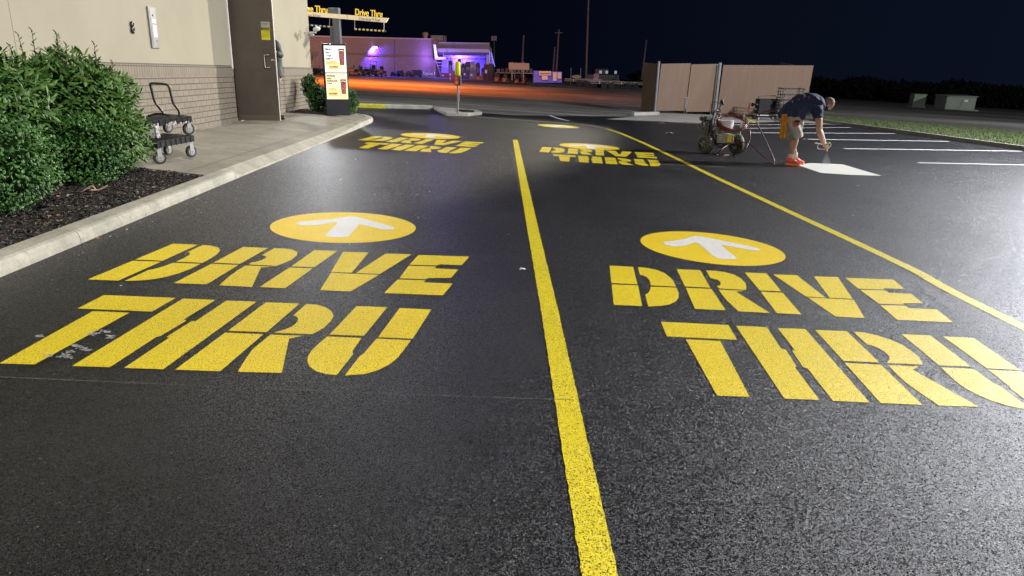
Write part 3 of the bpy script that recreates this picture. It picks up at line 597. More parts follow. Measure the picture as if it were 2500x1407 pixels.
mb = MB(); hh = 0.115; mb.tube(spline([(hx_+0.05, -0.02, hz_+hh), (hx_+0.04, -0.06, hz_+hh), (hx_-0.01, -0.072, hz_+hh-0.005), (hx_-0.025, -0.075, hz_+hh-0.03), (hx_-0.025, -0.075, hz_-hh+0.03), (hx_-0.01, -0.072, hz_-hh+0.005), (hx_+0.04, -0.06, hz_-hh), (hx_+0.05, -0.02, hz_-hh)], 4), 0.009, 10)
dl(mb).build('handle', M_steel, door, smooth=True)
mb = MB(); lx, lz = DP(665, 147); mb.cyl((lx, -0.02, lz), (lx, -0.05, lz), 0.022, 0.02, 16); mb.box((lx+0.02, -0.03, lz), (0.05, 0.012, 0.02)); dl(mb).build('lock_cylinder', M_steel, door, smooth='auto')
# notices on the door
def notice(u0, v0, u1, v1, bands, name, txt):
    x0, z1 = DP(u0, v0); x1, z0 = DP(u1, v1); x1 = min(x1, LW-0.01)
    o = dl(MB().box(((x0+x1)/2, -0.0235, (z0+z1)/2), (x1-x0, 0.002, z1-z0))).build(name, bands[0], door)
    H_ = z1-z0; Wd = x1-x0
    for (a, b, m) in bands[1]:
        o2 = dl(MB().box(((x0+x1)/2, -0.0253, z1-H_*(a+b)/2), (Wd*0.96, 0.001, H_*(b-a)))).build('notice_band', m, door)
    for (tx, fx, fz, sz, m) in txt:
        mm = DM @ Matrix.Translation((x0+Wd*fx, -0.0265, z1-H_*fz)) @ Matrix.Rotation(math.pi/2, 4, 'X')
        text_mesh(tx, sz, mm, 'notice_text', m, door, sx=0.8)
M_pw = mat('label_white', (0.42, 0.41, 0.38), 0.5); M_py = mat('label_yellow', (0.72, 0.70, 0.03), 0.5); M_ink = mat('black_ink', (0.012, 0.012, 0.012), 0.6)
notice(636.5, 53, 659, 68, (M_pw, []), 'white_notice', [('NOTICE', 0.30, 0.42, 0.030, M_ink), ('TO ALL', 0.30, 0.62, 0.024, M_ink), ('^', 0.08, 0.75, 0.08, M_ink)])
notice(637, 68.5, 660, 98, (M_py, [(0.0, 0.2, M_ink)]), 'caution_notice', [('CAUTION', 0.14, 0.155, 0.042, M_py), ('DOOR OPENS', 0.2, 0.36, 0.022, M_ink)]+[(t, fx, 0.46+0.08*i, 0.014, M_ink) for i in range(5) for fx, t in ((0.08, 'keep area clear'), (0.55, 'at all times'))])
# number and metal panel on the stucco
(y0, z0) = W(321, 67)
mb = MB(); M_num = mat('black_numeral', (0.01, 0.011, 0.012), 0.4)
for dz, r in ((0.033, 0.028), (-0.034, 0.032)): mb.tube([(0.014, y0+r*math.cos(2*math.pi*k/20), z0+dz+r*math.sin(2*math.pi*k/20)) for k in range(20)], 0.017, 8, closed=True)
mb.build('house_number', M_num, bld, smooth=True)
ya, za = W(357, 17); yb, zb = W(387, 120); yl, zl = W(358, 60); yr, zr = W(384, 60)
pc = (0.5*(W(372, 68)[0]), W(372, 68)[1]); py = W(372, 68)[0]; ph = W(362, 17)[1]-W(380, 119)[1]; pw = W(380, 68)[0]-W(362, 68)[0]
pan = MB().box((0.012, py, pc[1]), (0.024, pw, ph), bev=0.004).build('meter_panel', mat('galvanised_panel', (0.20, 0.205, 0.21), 0.42, metal=0.35, noise=(9, 0.2)), bld)
MB().box((0.026, py, pc[1]), (0.004, pw*0.78, ph*0.94), bev=0.002).build('panel_door', MATS['galvanised_panel'], pan)
M_wp = mat('paper_label', (0.52, 0.52, 0.51), 0.6)
for fz, fh in ((0.16, 0.10), (-0.08, 0.30)): MB().box((0.0295, py+0.01, pc[1]+ph*fz), (0.002, pw*0.5, ph*fh)).build('paper_label', M_wp, pan)
MB().cyl((0.024, py-pw*0.05, pc[1]+ph*0.30), (0.035, py-pw*0.05, pc[1]+ph*0.30), 0.012).build('panel_latch', M_ink, pan)
MB().cyl((0.024, py+pw*0.15, pc[1]-ph*0.32), (0.035, py+pw*0.15, pc[1]-ph*0.32), 0.009).build('panel_latch', mat('red_mark', (0.4, 0.02, 0.02), 0.5), pan)

# white utility lamp / security camera at the corner by the sign
cn = Vector(V(768, 78, 19.2)); e = thing('security_camera', 'white domed security camera on a bracket at the building corner', 'camera', cn, 0)
M_w = mat('white_plastic', (0.70, 0.70, 0.69), 0.35)
MB().ell((0.06, 0, 0.07), (0.10, 0.08, 0.06), Matrix.Rotation(rad(-15), 3, 'Y')).build('hood', M_w, e, smooth=True)
MB().box((-0.12, 0, -0.02), (0.32, 0.05, 0.045), Matrix.Rotation(rad(-4), 3, 'Y'), bev=0.008).build('bracket', M_w, e)
MB().ell((-0.10, 0, -0.08), (0.09, 0.07, 0.05)).build('dome', mat('grey_plastic', (0.35, 0.35, 0.36), 0.25), e, smooth=True)

# ------------------------------------------------------------------ shrubs
def leafmat(name, c1, c2, rough, spec):
    k = NB(name, rough, spec); at = k.n.new('ShaderNodeAttribute'); at.attribute_name = 'tint'
    k.col(k.mix(at.outputs['Fac'], c1, c2)); k.b.inputs['Subsurface Weight'].default_value = 0.0
    k.b.inputs['Transmission Weight'].default_value = 0.0; return k.m
M_lt = leafmat('long_leaf', (0.026, 0.078, 0.012, 1), (0.105, 0.205, 0.042, 1), 0.5, 0.3)
M_lg = leafmat('glossy_leaf', (0.018, 0.066, 0.012, 1), (0.060, 0.165, 0.028, 1), 0.48, 0.35)
M_twig = mat('shrub_twig', (0.07, 0.05, 0.03), 0.8)
def leaf_mesh(leaves, m):
    """leaves: (pos, dir, normal, length, width, tint)"""
    vs = []; fs = []; tint = []
    for p, d, nrm, L, w, t in leaves:
        d = d.normalized(); s_ = d.cross(nrm).normalized(); n = s_.cross(d)
        b = len(vs)
        vs += [p, p+d*L*0.35+s_*w-n*w*0.25, p+d*L*0.35-s_*w-n*w*0.25, p+d*L*0.42+n*w*0.15, p+d*L*0.72+s_*w*0.7-n*(w*0.2+L*0.05), p+d*L*0.72-s_*w*0.7-n*(w*0.2+L*0.05), p+d*L-n*L*0.16]
        fs += [(b, b+1, b+3), (b, b+3, b+2), (b+1, b+4, b+3), (b+3, b+5, b+2), (b+4, b+6, b+3), (b+3, b+6, b+5)]
        tint += [t]*7
    me = bpy.data.meshes.new('leaves'); me.from_pydata([tuple(v) for v in vs], [], fs); me.materials.append(m)
    a = me.attributes.new('tint', 'FLOAT', 'POINT'); a.data.foreach_set('value', tint); return me
def rv(rnd): 
    while True:
        v = Vector((rnd.uniform(-1, 1), rnd.uniform(-1, 1), rnd.uniform(-1, 1)))
        if 0.05 < v.length < 1: return v.normalized()
def shrub(name, label, loc, lobes, n, L, w, m, droop, group, sprigs=(), seed=1, core=0.8, up=0.2):
    rnd = random.Random(seed); e = thing(name, label, 'shrub', loc, 0, group)
    lv = []; tot = sum(r[0]*r[2] for c, r in lobes)
    for c, r in lobes:
        c = Vector(c)
        for i in range(int(n*r[0]*r[2]/tot)):
            d = rv(rnd); k = rnd.uniform(0.80, 1.05)
            # clumps: push some of the surface in and out
            bump = 0.07*math.sin(7*d.x+seed)+0.06*math.sin(9*d.z+3*d.y+seed*2)
            q = c+Vector((d.x*r[0], d.y*r[1], d.z*r[2]))*(k+bump)
            if q.z < 0.02: continue
            if any(((q.x-c2[0])/r2[0])**2+((q.y-c2[1])/r2[1])**2+((q.z-c2[2])/r2[2])**2 < 0.55 for c2, r2 in lobes): continue
            out = Vector((d.x/r[0], d.y/r[1], d.z/r[2])).normalized()
            dr = (out*0.7+rv(rnd)*0.75+Vector((0, 0, up-droop))).normalized()
            nr = (out+Vector((0, 0, 0.7))+rv(rnd)*0.5).normalized()
            lv.append((q, dr, nr, L*rnd.uniform(0.6, 1.25), w*rnd.uniform(0.7, 1.2), min(1, max(0, rnd.gauss(0.45, 0.25)+0.3*bump/0.1*0.5))))
    tw = MB()
    for (x, y, z0, z1, lean) in sprigs:
        P = [Vector((x+lean*t, y, z0+(z1-z0)*t)) for t in (0, 0.35, 0.7, 1)]
        tw.tube(P, [0.006, 0.005, 0.004, 0.002], 5)
        for k in range(16):
            t = k/15.0; p = Vector((x+lean*t, y, z0+(z1-z0)*t)); a = k*2.4
            d = Vector((math.cos(a), math.sin(a), 0.35+t*0.8)); lv.append((p, d, Vector((-math.cos(a)*0.3, -math.sin(a)*0.3, 1)), L*(1.0-0.45*t), w*0.8*(1-0.3*t), 0.7))
    me = leaf_mesh(lv, m); o = bpy.data.objects.new('foliage', me); scene.collection.objects.link(o); o.parent = e
    for c, r in lobes:
        for k in range(6):
            d = rv(rnd); tw.tube([(rnd.uniform(-0.06, 0.06), rnd.uniform(-0.06, 0.06), 0), (c[0]*0.5, c[1]*0.5, c[2]*0.45), (c[0]+d.x*r[0]*0.9, c[1]+d.y*r[1]*0.9, max(0.05, c[2]+d.z*r[2]*0.9))], [0.010, 0.007, 0.003], 5)
    tw.build('stems', M_twig, e)
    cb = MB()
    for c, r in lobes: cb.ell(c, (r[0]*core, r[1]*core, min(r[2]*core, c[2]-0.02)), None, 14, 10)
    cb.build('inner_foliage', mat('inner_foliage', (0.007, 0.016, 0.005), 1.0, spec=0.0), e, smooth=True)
    return e
GS = 'bushes planted along the restaurant wall'
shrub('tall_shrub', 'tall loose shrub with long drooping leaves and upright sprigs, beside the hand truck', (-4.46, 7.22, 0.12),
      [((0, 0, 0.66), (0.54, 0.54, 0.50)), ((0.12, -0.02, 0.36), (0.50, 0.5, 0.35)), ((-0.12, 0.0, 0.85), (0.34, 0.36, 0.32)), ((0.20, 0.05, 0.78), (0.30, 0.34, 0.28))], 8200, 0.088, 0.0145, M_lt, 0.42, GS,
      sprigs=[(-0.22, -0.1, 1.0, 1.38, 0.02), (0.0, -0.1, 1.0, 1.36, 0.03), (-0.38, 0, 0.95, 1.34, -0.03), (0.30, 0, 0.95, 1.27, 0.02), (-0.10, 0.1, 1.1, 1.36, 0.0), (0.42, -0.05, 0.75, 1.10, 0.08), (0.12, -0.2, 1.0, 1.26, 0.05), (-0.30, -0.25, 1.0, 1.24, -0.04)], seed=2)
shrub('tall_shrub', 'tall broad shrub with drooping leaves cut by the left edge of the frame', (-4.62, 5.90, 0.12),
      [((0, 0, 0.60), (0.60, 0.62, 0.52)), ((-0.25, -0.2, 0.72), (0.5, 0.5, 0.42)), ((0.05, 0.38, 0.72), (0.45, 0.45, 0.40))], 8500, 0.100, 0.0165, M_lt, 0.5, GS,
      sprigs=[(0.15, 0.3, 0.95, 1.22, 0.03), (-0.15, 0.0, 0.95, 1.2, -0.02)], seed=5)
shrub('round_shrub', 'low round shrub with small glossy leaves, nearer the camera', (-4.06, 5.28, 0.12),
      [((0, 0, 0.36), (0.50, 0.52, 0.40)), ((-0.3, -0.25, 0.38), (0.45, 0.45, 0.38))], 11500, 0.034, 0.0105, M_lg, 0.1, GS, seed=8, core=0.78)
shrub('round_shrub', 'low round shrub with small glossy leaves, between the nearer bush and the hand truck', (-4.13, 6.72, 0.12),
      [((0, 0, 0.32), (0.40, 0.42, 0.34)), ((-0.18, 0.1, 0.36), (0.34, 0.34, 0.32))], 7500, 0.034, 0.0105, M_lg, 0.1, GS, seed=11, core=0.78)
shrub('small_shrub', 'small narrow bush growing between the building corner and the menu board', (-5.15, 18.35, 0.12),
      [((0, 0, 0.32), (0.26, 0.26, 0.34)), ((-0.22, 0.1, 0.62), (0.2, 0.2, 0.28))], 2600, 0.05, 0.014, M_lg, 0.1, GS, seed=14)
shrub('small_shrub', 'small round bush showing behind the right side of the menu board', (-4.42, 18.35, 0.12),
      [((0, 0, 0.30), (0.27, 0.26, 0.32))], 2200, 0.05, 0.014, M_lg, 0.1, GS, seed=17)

# ------------------------------------------------------------------ folding hand trucks stacked by the wall
M_bp = mat('black_plastic', (0.009, 0.009, 0.010), 0.6, spec=0.25, noise=(20, 0.3)); M_splat = mat('dried_white_paint', (0.55, 0.545, 0.53), 0.6, noise=(45, 0.85), col2=(0.04, 0.04, 0.04)); M_fork = mat('caster_fork', (0.38, 0.38, 0.37), 0.5)
M_rub = mat('black_rubber', (0.02, 0.02, 0.02), 0.7); M_hub = mat('grey_hub', (0.26, 0.255, 0.24), 0.5); M_blk = mat('black_tube', (0.015, 0.015, 0.015), 0.35)
def caster(parent, x, y, z, r, ang, fork_h, name='caster'):
    R_ = Matrix.Rotation(ang, 3, 'Z'); ax = R_ @ Vector((0, 1, 0)); c = Vector((x, y, z))
    fk = MB()
    for s_ in (-1, 1):
        p = c+ax*s_*0.024; fk.box(p+Vector((0, 0, fork_h*0.45)), (0.05, 0.004, fork_h+0.03), R_)
    fk.box(c+Vector((0, 0, fork_h+0.01)), (0.09, 0.07, 0.008), R_); f = fk.build(name, M_fork, parent, bevel=0.001)
    w = MB(); w.cyl(c-ax*0.017, c+ax*0.017, r, r, 28); t = w.build('tyre', M_rub, f, smooth='auto', bevel=0.004)
    h = MB(); h.cyl(c-ax*0.019, c+ax*0.019, r*0.66, r*0.66, 24); h.cyl(c-ax*0.026, c+ax*0.026, r*0.2, r*0.2, 12); h.build('hub', M_hub, f, smooth='auto')
def cart(name, label, loc, rz, handle, drips):
    e = thing(name, label, 'platform cart', loc, rz, None); rnd = random.Random(int(loc[2]*100)+3)
    L, Wd, zt = 0.60, 0.44, 0.255 if not drips else 0.215
    d = MB(); d.box((0, 0, zt), (L, Wd, 0.018), bev=0.006)
    for s_ in (-1, 1): d.box((0, s_*(Wd/2-0.012), zt-0.028), (L, 0.024, 0.07), bev=0.006); d.box((s_*(L/2-0.012), 0, zt-0.028), (0.024, Wd-0.05, 0.07), bev=0.006)
    for k in range(7): d.box((-L/2+0.06+k*(L-0.12)/6, -Wd/2+0.006-0.006, zt-0.03), (0.014, 0.012, 0.07))
    for k in range(5): d.box((0, -Wd/2+0.06+k*0.07, zt-0.014), (L-0.05, 0.012, 0.012))
    d.build('deck', M_bp, e)
    for i, (sx, sy) in enumerate(((1, -1), (1, 1), (-1, -1), (-1, 1))):
        caster(e, sx*(L/2-0.06)+(0.03 if sx > 0 else 0), sy*(Wd/2-0.05), 0.070, 0.070, (0.15 if sx > 0 else 0.5)*sy, zt-0.12)
    if drips:
        s = MB()
        for k in range(24):
            x = rnd.uniform(-L/2, L/2); h = rnd.uniform(0.012, 0.05); wd = rnd.uniform(0.006, 0.022)
            s.box((x, -Wd/2-0.004, zt-0.062+h*0.3), (wd, 0.005, h), bev=0.002)
        for k in range(14):
            y = rnd.uniform(-Wd/2, Wd/2); h = rnd.uniform(0.012, 0.05); s.box((L/2+0.004, y, zt-0.062+h*0.3), (0.005, 0.015, h), bev=0.002)
        s.box((-L/2+0.08, -Wd/2-0.01, zt-0.12), (0.05, 0.02, 0.14), bev=0.006)
        s.build('paint_drips', M_splat, e)['kind'] = 'stuff'
    if handle:
        h = MB(); x = 0.12
        h.tube(spline([(x+0.06, -0.15, zt), (x+0.06, -0.15, zt+0.08), (x, -0.15, zt+0.17), (x-0.02, -0.15, zt+0.31), (x-0.03, -0.145, zt+0.36), (x-0.04, -0.10, zt+0.38), (x-0.04, 0.10, zt+0.38), (x-0.03, 0.145, zt+0.36), (x-0.02, 0.15, zt+0.31), (x, 0.15, zt+0.17), (x+0.06, 0.15, zt+0.08), (x+0.12, 0.15, zt)], 4), 0.014, 10)
        h.build('push_handle', M_blk, e, smooth=True)
    return e
cx_, cy_ = -4.22, 8.38
cart('platform_cart', 'lower black platform cart standing on the walk, with another cart stacked on it', (cx_, cy_, 0.135), rad(74), False, False)
cart('platform_cart', 'upper black platform cart with white paint drips and looped handle, stacked on another', (cx_-0.03, cy_+0.02, 0.135+0.268), rad(67), True, True)
mb = MB(); mb.tube(spline([(-0.1, 0, 0.01), (-0.03, 0.03, 0.03), (0.05, -0.01, 0.035), (0.12, 0.02, 0.01)], 5), [0.012]*16, 8)
o = mb.build('work_glove', M_bp, None, smooth=True); o.matrix_world = place((cx_+0.0, cy_-0.05, 0.135+0.268+0.232), 0.3); tag(o, 'crumpled black cloth lying on the upper platform cart', 'cloth')

# ------------------------------------------------------------------ lit menu board
sb = G(825, 281, 0.15); e = thing('menu_board', 'upright black menu board with two lit food posters beside the walk corner', 'menu board', (sb.x, sb.y+0.05, 0.12), rad(-1))
WB, HB = 0.56, 1.62; rzm = math.atan2(17.52-17.34, 0.51)
M_bf = mat('black_board_frame', (0.012, 0.013, 0.017), 0.4); M_bl = mat('slate_board_panel', (0.040, 0.043, 0.060), 0.45, noise=(3, 0.3))
E_ = Matrix.Rotation(rad(14), 4, 'Z')
def eb(m_): m_.v = [E_ @ v for v in m_.v]; return m_
eb(MB().box((0, 0.0, HB/2+0.02), (WB, 0.11, HB), bev=0.008)).build('cabinet', M_bf, e)
eb(MB().box((0, -0.058, 0.21), (WB-0.05, 0.006, 0.36))).build('lower_panel', M_bl, e)
eb(MB().box((-WB/2+0.005, 0, HB+0.05), (0.02, 0.03, 0.05))).build('top_lug', M_alu, e); eb(MB().box((WB/2-0.015, 0, HB+0.035), (0.02, 0.03, 0.03))).build('top_lug', M_alu, e)
def lit(name, c, s=0.75): return mat(name, c, 0.5, emit=c, es=s)
C_bg1 = lit('poster_white', (0.93, 0.95, 0.93)); C_bg2 = lit('poster_cream', (0.96, 0.86, 0.55)); C_tx = lit('poster_text', (0.10, 0.09, 0.09), 0.5)
C_cup = lit('poster_cup', (0.24, 0.06, 0.055), 0.6); C_bun = lit('poster_bun', (0.86, 0.56, 0.22)); C_tan = lit('poster_tan', (0.93, 0.76, 0.42)); C_meat = lit('poster_patty', (0.38, 0.18, 0.09)); C_let = lit('poster_lettuce', (0.55, 0.62, 0.22)); C_ch = lit('poster_cheese', (0.95, 0.74, 0.2)); C_gl = lit('poster_grey', (0.74, 0.77, 0.76))
x0, x1 = -WB/2+0.045, WB/2-0.025; zt = HB-0.015; zm = 1.0; zb = 0.40
def flat(polys, y, m, name, par):
    mb_ = MB()
    for p in polys: mb_.add([(a, y, b) for a, b in p], [tuple(range(len(p)))])
    return eb(mb_).build(name, m, par, recalc=False)
def rect(a, b, c, d): return [(a, b), (c, b), (c, d), (a, d)]
def oval(cx, cz, rx, rz_, n=20, a0=0, a1=360): return [(cx+rx*math.cos(rad(a0+(a1-a0)*k/n)), cz+rz_*math.sin(rad(a0+(a1-a0)*k/n))) for k in range(n+1 if a1-a0 < 360 else n)]
def cupshape(cx, zb_, zt_, wb, wt): return [(cx-wb, zb_), (cx+wb, zb_), (cx+wt, zt_), (cx-wt, zt_)]
def T(txt, x, z, size, par):
    text_mesh(txt, size, E_ @ Matrix.Translation((x, -0.0660, z)) @ Matrix.Rotation(math.pi/2, 4, 'X'), 'poster_words', C_tx, par, bold=0.0035, sx=0.95, space=1.12)
for which in (0, 1):
    za_, zb_ = ((zm+0.008, zt) if which == 0 else (zb, zm-0.008))
    p = flat([rect(x0, za_, x1, zb_)], -0.0580, C_bg1 if which == 0 else C_bg2, 'poster', e); h = zb_-za_
    flat([oval(x0+(x1-x0)*0.5, za_+h*0.22, (x1-x0)*0.46, h*0.16, 28)], -0.0595, C_bg2 if which == 0 else C_tan, 'poster_table', p)
    if which == 0: flat([rect(x0+0.23, za_+h*0.45, x0+0.34, zb_-0.07)], -0.0593, C_gl, 'poster_window', p)
    else: flat([rect(x0+0.26, za_+0.04, x1-0.01, zb_-0.05)], -0.0593, C_bg2, 'poster_glow', p)
    cx2 = x1-0.095
    cz0, cz1 = (za_+h*0.28, za_+h*0.90) if which == 0 else (za_+h*0.20, za_+h*0.78)
    flat([cupshape(cx2, cz0, cz1, 0.050, 0.066)], -0.0615, C_cup, 'poster_cup', p)
    flat([rect(cx2-0.07, cz1-0.005, cx2+0.07, cz1+0.012), [(cx2-0.05, cz1-0.07), (cx2-0.02, cz1-0.05), (cx2+0.05, cz1-0.065), (cx2+0.05, cz1-0.05), (cx2-0.01, cz1-0.035), (cx2-0.05, cz1-0.052)]] , -0.0625, C_bg1, 'poster_cup_rim', p)
    rn = random.Random(which); flat([oval(cx2+rn.uniform(-0.04, 0.04), rn.uniform(cz0+0.02, cz1-0.10), 0.006, 0.008, 6) for _ in range(26)], -0.0622, lit('poster_ice', (0.72, 0.32, 0.28)), 'poster_ice', p)
    bx, bz = (x0+0.20, za_+h*0.20) if which == 0 else (x0+0.15, za_+h*0.20)
    flat([oval(bx, bz+0.075, 0.105, 0.075, 16, 0, 180)], -0.0612, C_bun, 'poster_bun', p)
    flat([rect(bx-0.10, bz-0.01, bx+0.10, bz+0.028)], -0.0620, C_meat, 'poster_patty', p)
    flat([[(bx-0.11, bz+0.03), (bx-0.04, bz+0.012), (bx+0.03, bz+0.03), (bx+0.11, bz+0.015), (bx+0.11, bz+0.05), (bx-0.11, bz+0.05)]], -0.0628, C_ch if which == 0 else C_let, 'poster_filling', p)
    flat([rect(bx-0.10, bz-0.04, bx+0.10, bz-0.012)], -0.0618, C_bun, 'poster_bun_base', p)
    if which == 0: flat([oval(x0+0.09, za_+h*0.36, 0.07, 0.045, 14)], -0.0606, C_bun, 'poster_side_bun', p)
    else: flat([[(x1-0.17+0.02*k, za_+0.01), (x1-0.158+0.02*k, za_+0.01), (x1-0.16+0.022*k, za_+0.07+0.01*(k % 3)), (x1-0.172+0.022*k, za_+0.07+0.01*(k % 3))] for k in range(7)], -0.0632, C_ch, 'poster_fries', p)
    if which == 0:
        for k, w_ in enumerate(['Made', 'for', 'each', 'other']): T(w_, x0+0.035, zb_-0.105-0.068*k, 0.066, p)
    else:
        for k, w_ in enumerate(['Perfectly', 'Juicy,', 'Deliciously', 'Cool']): T(w_, x0+0.03, zb_-0.075-0.056*k, 0.050, p)
eb(MB().box(((x0+x1)/2, -0.0605, zm), (x1-x0, 0.008, 0.012))).build('divider_bar', M_bf, e)

# ------------------------------------------------------------------ clearance sign over the lane entrance
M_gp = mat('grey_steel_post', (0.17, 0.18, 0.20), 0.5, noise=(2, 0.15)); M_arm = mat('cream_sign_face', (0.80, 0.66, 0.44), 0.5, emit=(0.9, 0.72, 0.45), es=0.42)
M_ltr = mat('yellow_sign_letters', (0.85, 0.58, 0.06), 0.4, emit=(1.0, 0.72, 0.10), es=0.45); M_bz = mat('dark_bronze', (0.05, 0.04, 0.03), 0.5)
pb = G(831, 262, 0); yS = 21.9; pb = Vector((V(831, 200, yS).x, yS, 0.0))
e = thing('clearance_sign', 'grey post with cream arms reading Drive Thru Clearance 9 Feet and striped bars', 'clearance sign', pb, 0)
EM = wm(e).inverted()
def SL(u, v, y=yS): return EM @ V(u, v, y)
mb = MB(); pt = SL(829, 20); mb.box((0.04, 0, pt.z/2), (0.20, 0.22, pt.z), bev=0.015); mb.box((-0.11, 0.02, pt.z/2-0.25), (0.11, 0.16, pt.z-0.5), bev=0.01); mb.box((-0.10, 0.0, pt.z-0.09), (0.14, 0.2, 0.18), bev=0.012); mb.build('post', M_gp, e)
a0, a1 = SL(700, 25), SL(952, 45); b0, b1 = SL(700, 35), SL(946, 56)
mb = MB(); yf = -0.14
vs = [(b0.x, yf, b0.z), (b1.x, yf, b1.z), (a1.x, yf, a1.z), (a0.x, yf, a0.z)]; vs += [(x, yf+0.12, z) for x, _, z in vs]
mb.add(vs, [(0, 1, 2, 3), (7, 6, 5, 4), (0, 4, 5, 1), (1, 5, 6, 2), (2, 6, 7, 3), (3, 7, 4, 0)]); arm = mb.build('arm', M_arm, e)
sl = math.atan2(a1.z-a0.z, a1.x-a0.x)
def ST(txt, u, v, size, m, name, sx, ex, par, y=yf-0.004):
    p = SL(u, v); mm = Matrix.Translation((p.x, y, p.z)) @ Matrix.Rotation(-sl, 4, 'Y') @ Matrix.Rotation(math.pi/2, 4, 'X')
    return text_mesh(txt, size, mm, name, m, par, extrude=ex, sx=sx, bold=(0.002 if size > 0.2 else 0.0), space=(1.0 if size > 0.2 else 1.08))
ST('Drive Thru', 871, 37.5, 0.25, M_ltr, 'raised_words', 0.70, 0.015, arm, yf+0.03); ST('Drive Thru', 736, 27.5, 0.26, M_ltr, 'raised_words', 0.70, 0.015, arm, yf+0.03)
ST('Clearance 9 Feet', 881, 49.2, 0.112, M_ink, 'arm_words', 0.74, 0.001, arm); ST('Clearance 9 Feet', 737, 39.2, 0.112, M_ink, 'arm_words', 0.74, 0.001, arm)
p = SL(854, 40); MB().box((p.x, yf-0.002, p.z), (0.006, 0.006, 0.14)).build('seam', M_bz, arm)
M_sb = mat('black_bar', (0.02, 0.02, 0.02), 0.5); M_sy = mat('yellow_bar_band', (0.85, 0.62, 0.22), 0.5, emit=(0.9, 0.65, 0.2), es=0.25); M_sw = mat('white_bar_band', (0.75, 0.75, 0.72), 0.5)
for (ua, va, ub, vb, m, n) in ((868, 71.5, 944, 76.5, M_sy, 8), (742, 60.5, 812, 66.5, M_sw, 7)):
    A, B_ = SL(ua, va), SL(ub, vb); br = MB().cyl(A+Vector((0, yf, 0)), B_+Vector((0, yf, 0)), 0.022, 0.022, 10).build('clearance_bar', M_sb, e, smooth='auto')
    for k in range(n):
        t0, t1 = (k+0.1)/n, (k+0.62)/n; MB().cyl(A.lerp(B_, t0)+Vector((0, yf, 0)), A.lerp(B_, t1)+Vector((0, yf, 0)), 0.0245, 0.0245, 10).build('stripe_band', m, br, smooth='auto')
for (u, v0_, v1_) in ((868, 50, 71), (939, 54, 76), (807, 46, 65)):
    A, B_ = SL(u, v0_), SL(u+0.5, v1_); MB().cyl(A+Vector((0, yf+0.05, 0)), B_+Vector((0, yf, 0)), 0.008, 0.008, 6).build('hanger', M_alu, e)

# saw cuts of the walk and the chalky white streak at the foot of the wall
mb = MB()
for y in (9.9, 13.0, 16.0):
    ds = [0.20, 0.5, 0.8, 1.1, 1.27, 2.1]; mb.add([(kx(y)-d, y+dy, zin(d)+0.0025) for d in ds for dy in (-0.006, 0.006)], [(2*i, 2*i+1, 2*i+3, 2*i+2) for i in range(5)])
ys_ = [7.8, 8.8, 10, 12, 14, 16, 17]; mb.add([(kx(y)-0.42-dx, y, zin(0.42)+0.0025) for y in ys_ for dx in (-0.006, 0.006)], [(2*i, 2*i+1, 2*i+3, 2*i+2) for i in range(6)])
structure(mb.build('sidewalk_joints', mat('joint_dirt', (0.09, 0.085, 0.07), 0.9), recalc=False))
rnd = random.Random(6); mb = MB(); vs = []
for k in range(60):
    p = BM @ Vector((0.012, -0.9+2.2*k/59, 0)); w_ = rnd.uniform(0.012, 0.055)*(1.0 if 8 < k < 50 else 0.4); vs += [(p.x-0.02, p.y, 0.1525), (p.x+w_, p.y, 0.1525)]
mb.add(vs, [(2*k, 2*k+1, 2*k+3, 2*k+2) for k in range(59)]); tag(mb.build('white_streak', mat('chalky_white', (0.62, 0.60, 0.55), 0.9, noise=(30, 0.3)), recalc=False), 'ragged chalky white streak on the walk along the foot of the brick wall', 'paint streak')

# ------------------------------------------------------------------ post island, wheel stops
structure(MB().prism([(-3.05, 24.9), (-2.3, 21.85), (-1.66, 22.2), (-1.30, 23.4), (-1.5, 24.5)], -0.03, 0.09).build('island', M_pad, bevel=0.02))
structure(sheet('island_bed', [(-2.15, 23.3), (-1.85, 22.5), (-1.55, 22.9), (-1.55, 23.7), (-1.9, 23.95)], 0.094, soil))
mulch('mulch', 260, lambda r: (r.uniform(-2.1, -1.58), r.uniform(22.75, 23.7), 0.095), 'dark bark mulch around the foot of the thin sign post')
sp = G(1118, 276, 0.09); e = thing('lane_sign_post', 'thin steel post with yellow padded head and red box, standing on the island', 'sign post', (sp.x, sp.y, 0.09), 0)
MB().cyl((0, 0, -0.02), (0, 0, 0.86), 0.026, 0.024, 12).build('pole', mat('grey_pole', (0.28, 0.26, 0.25), 0.5), e, smooth='auto')
MB().box((0.045, -0.02, 0.50), (0.012, 0.01, 0.34)).build('conduit', M_w, e)
bx = MB().box((0.0, 0, 0.95), (0.20, 0.16, 0.27), bev=0.01).build('box', mat('dark_grey_box', (0.06, 0.06, 0.06), 0.5), e)
MB().box((-0.035, -0.083, 0.95), (0.12, 0.006, 0.25)).build('red_face', mat('red_face', (0.70, 0.05, 0.035), 0.5), bx)
MB().box((-0.03, -0.088, 0.895), (0.07, 0.004, 0.07)).build('orange_mark', mat('orange_mark', (0.9, 0.35, 0.03), 0.5), bx)
text_mesh('?', 0.12, Matrix.Translation((-0.065, -0.09, 0.96)) @ Matrix.Rotation(math.pi/2, 4, 'X'), 'white_mark', M_w, bx)
MB().box((0.0, 0, 1.285), (0.165, 0.13, 0.42), bev=0.05).build('yellow_head', mat('yellow_pad', (0.80, 0.76, 0.01), 0.45, bump=(12, 0.4, 0.02)), e, smooth=True)
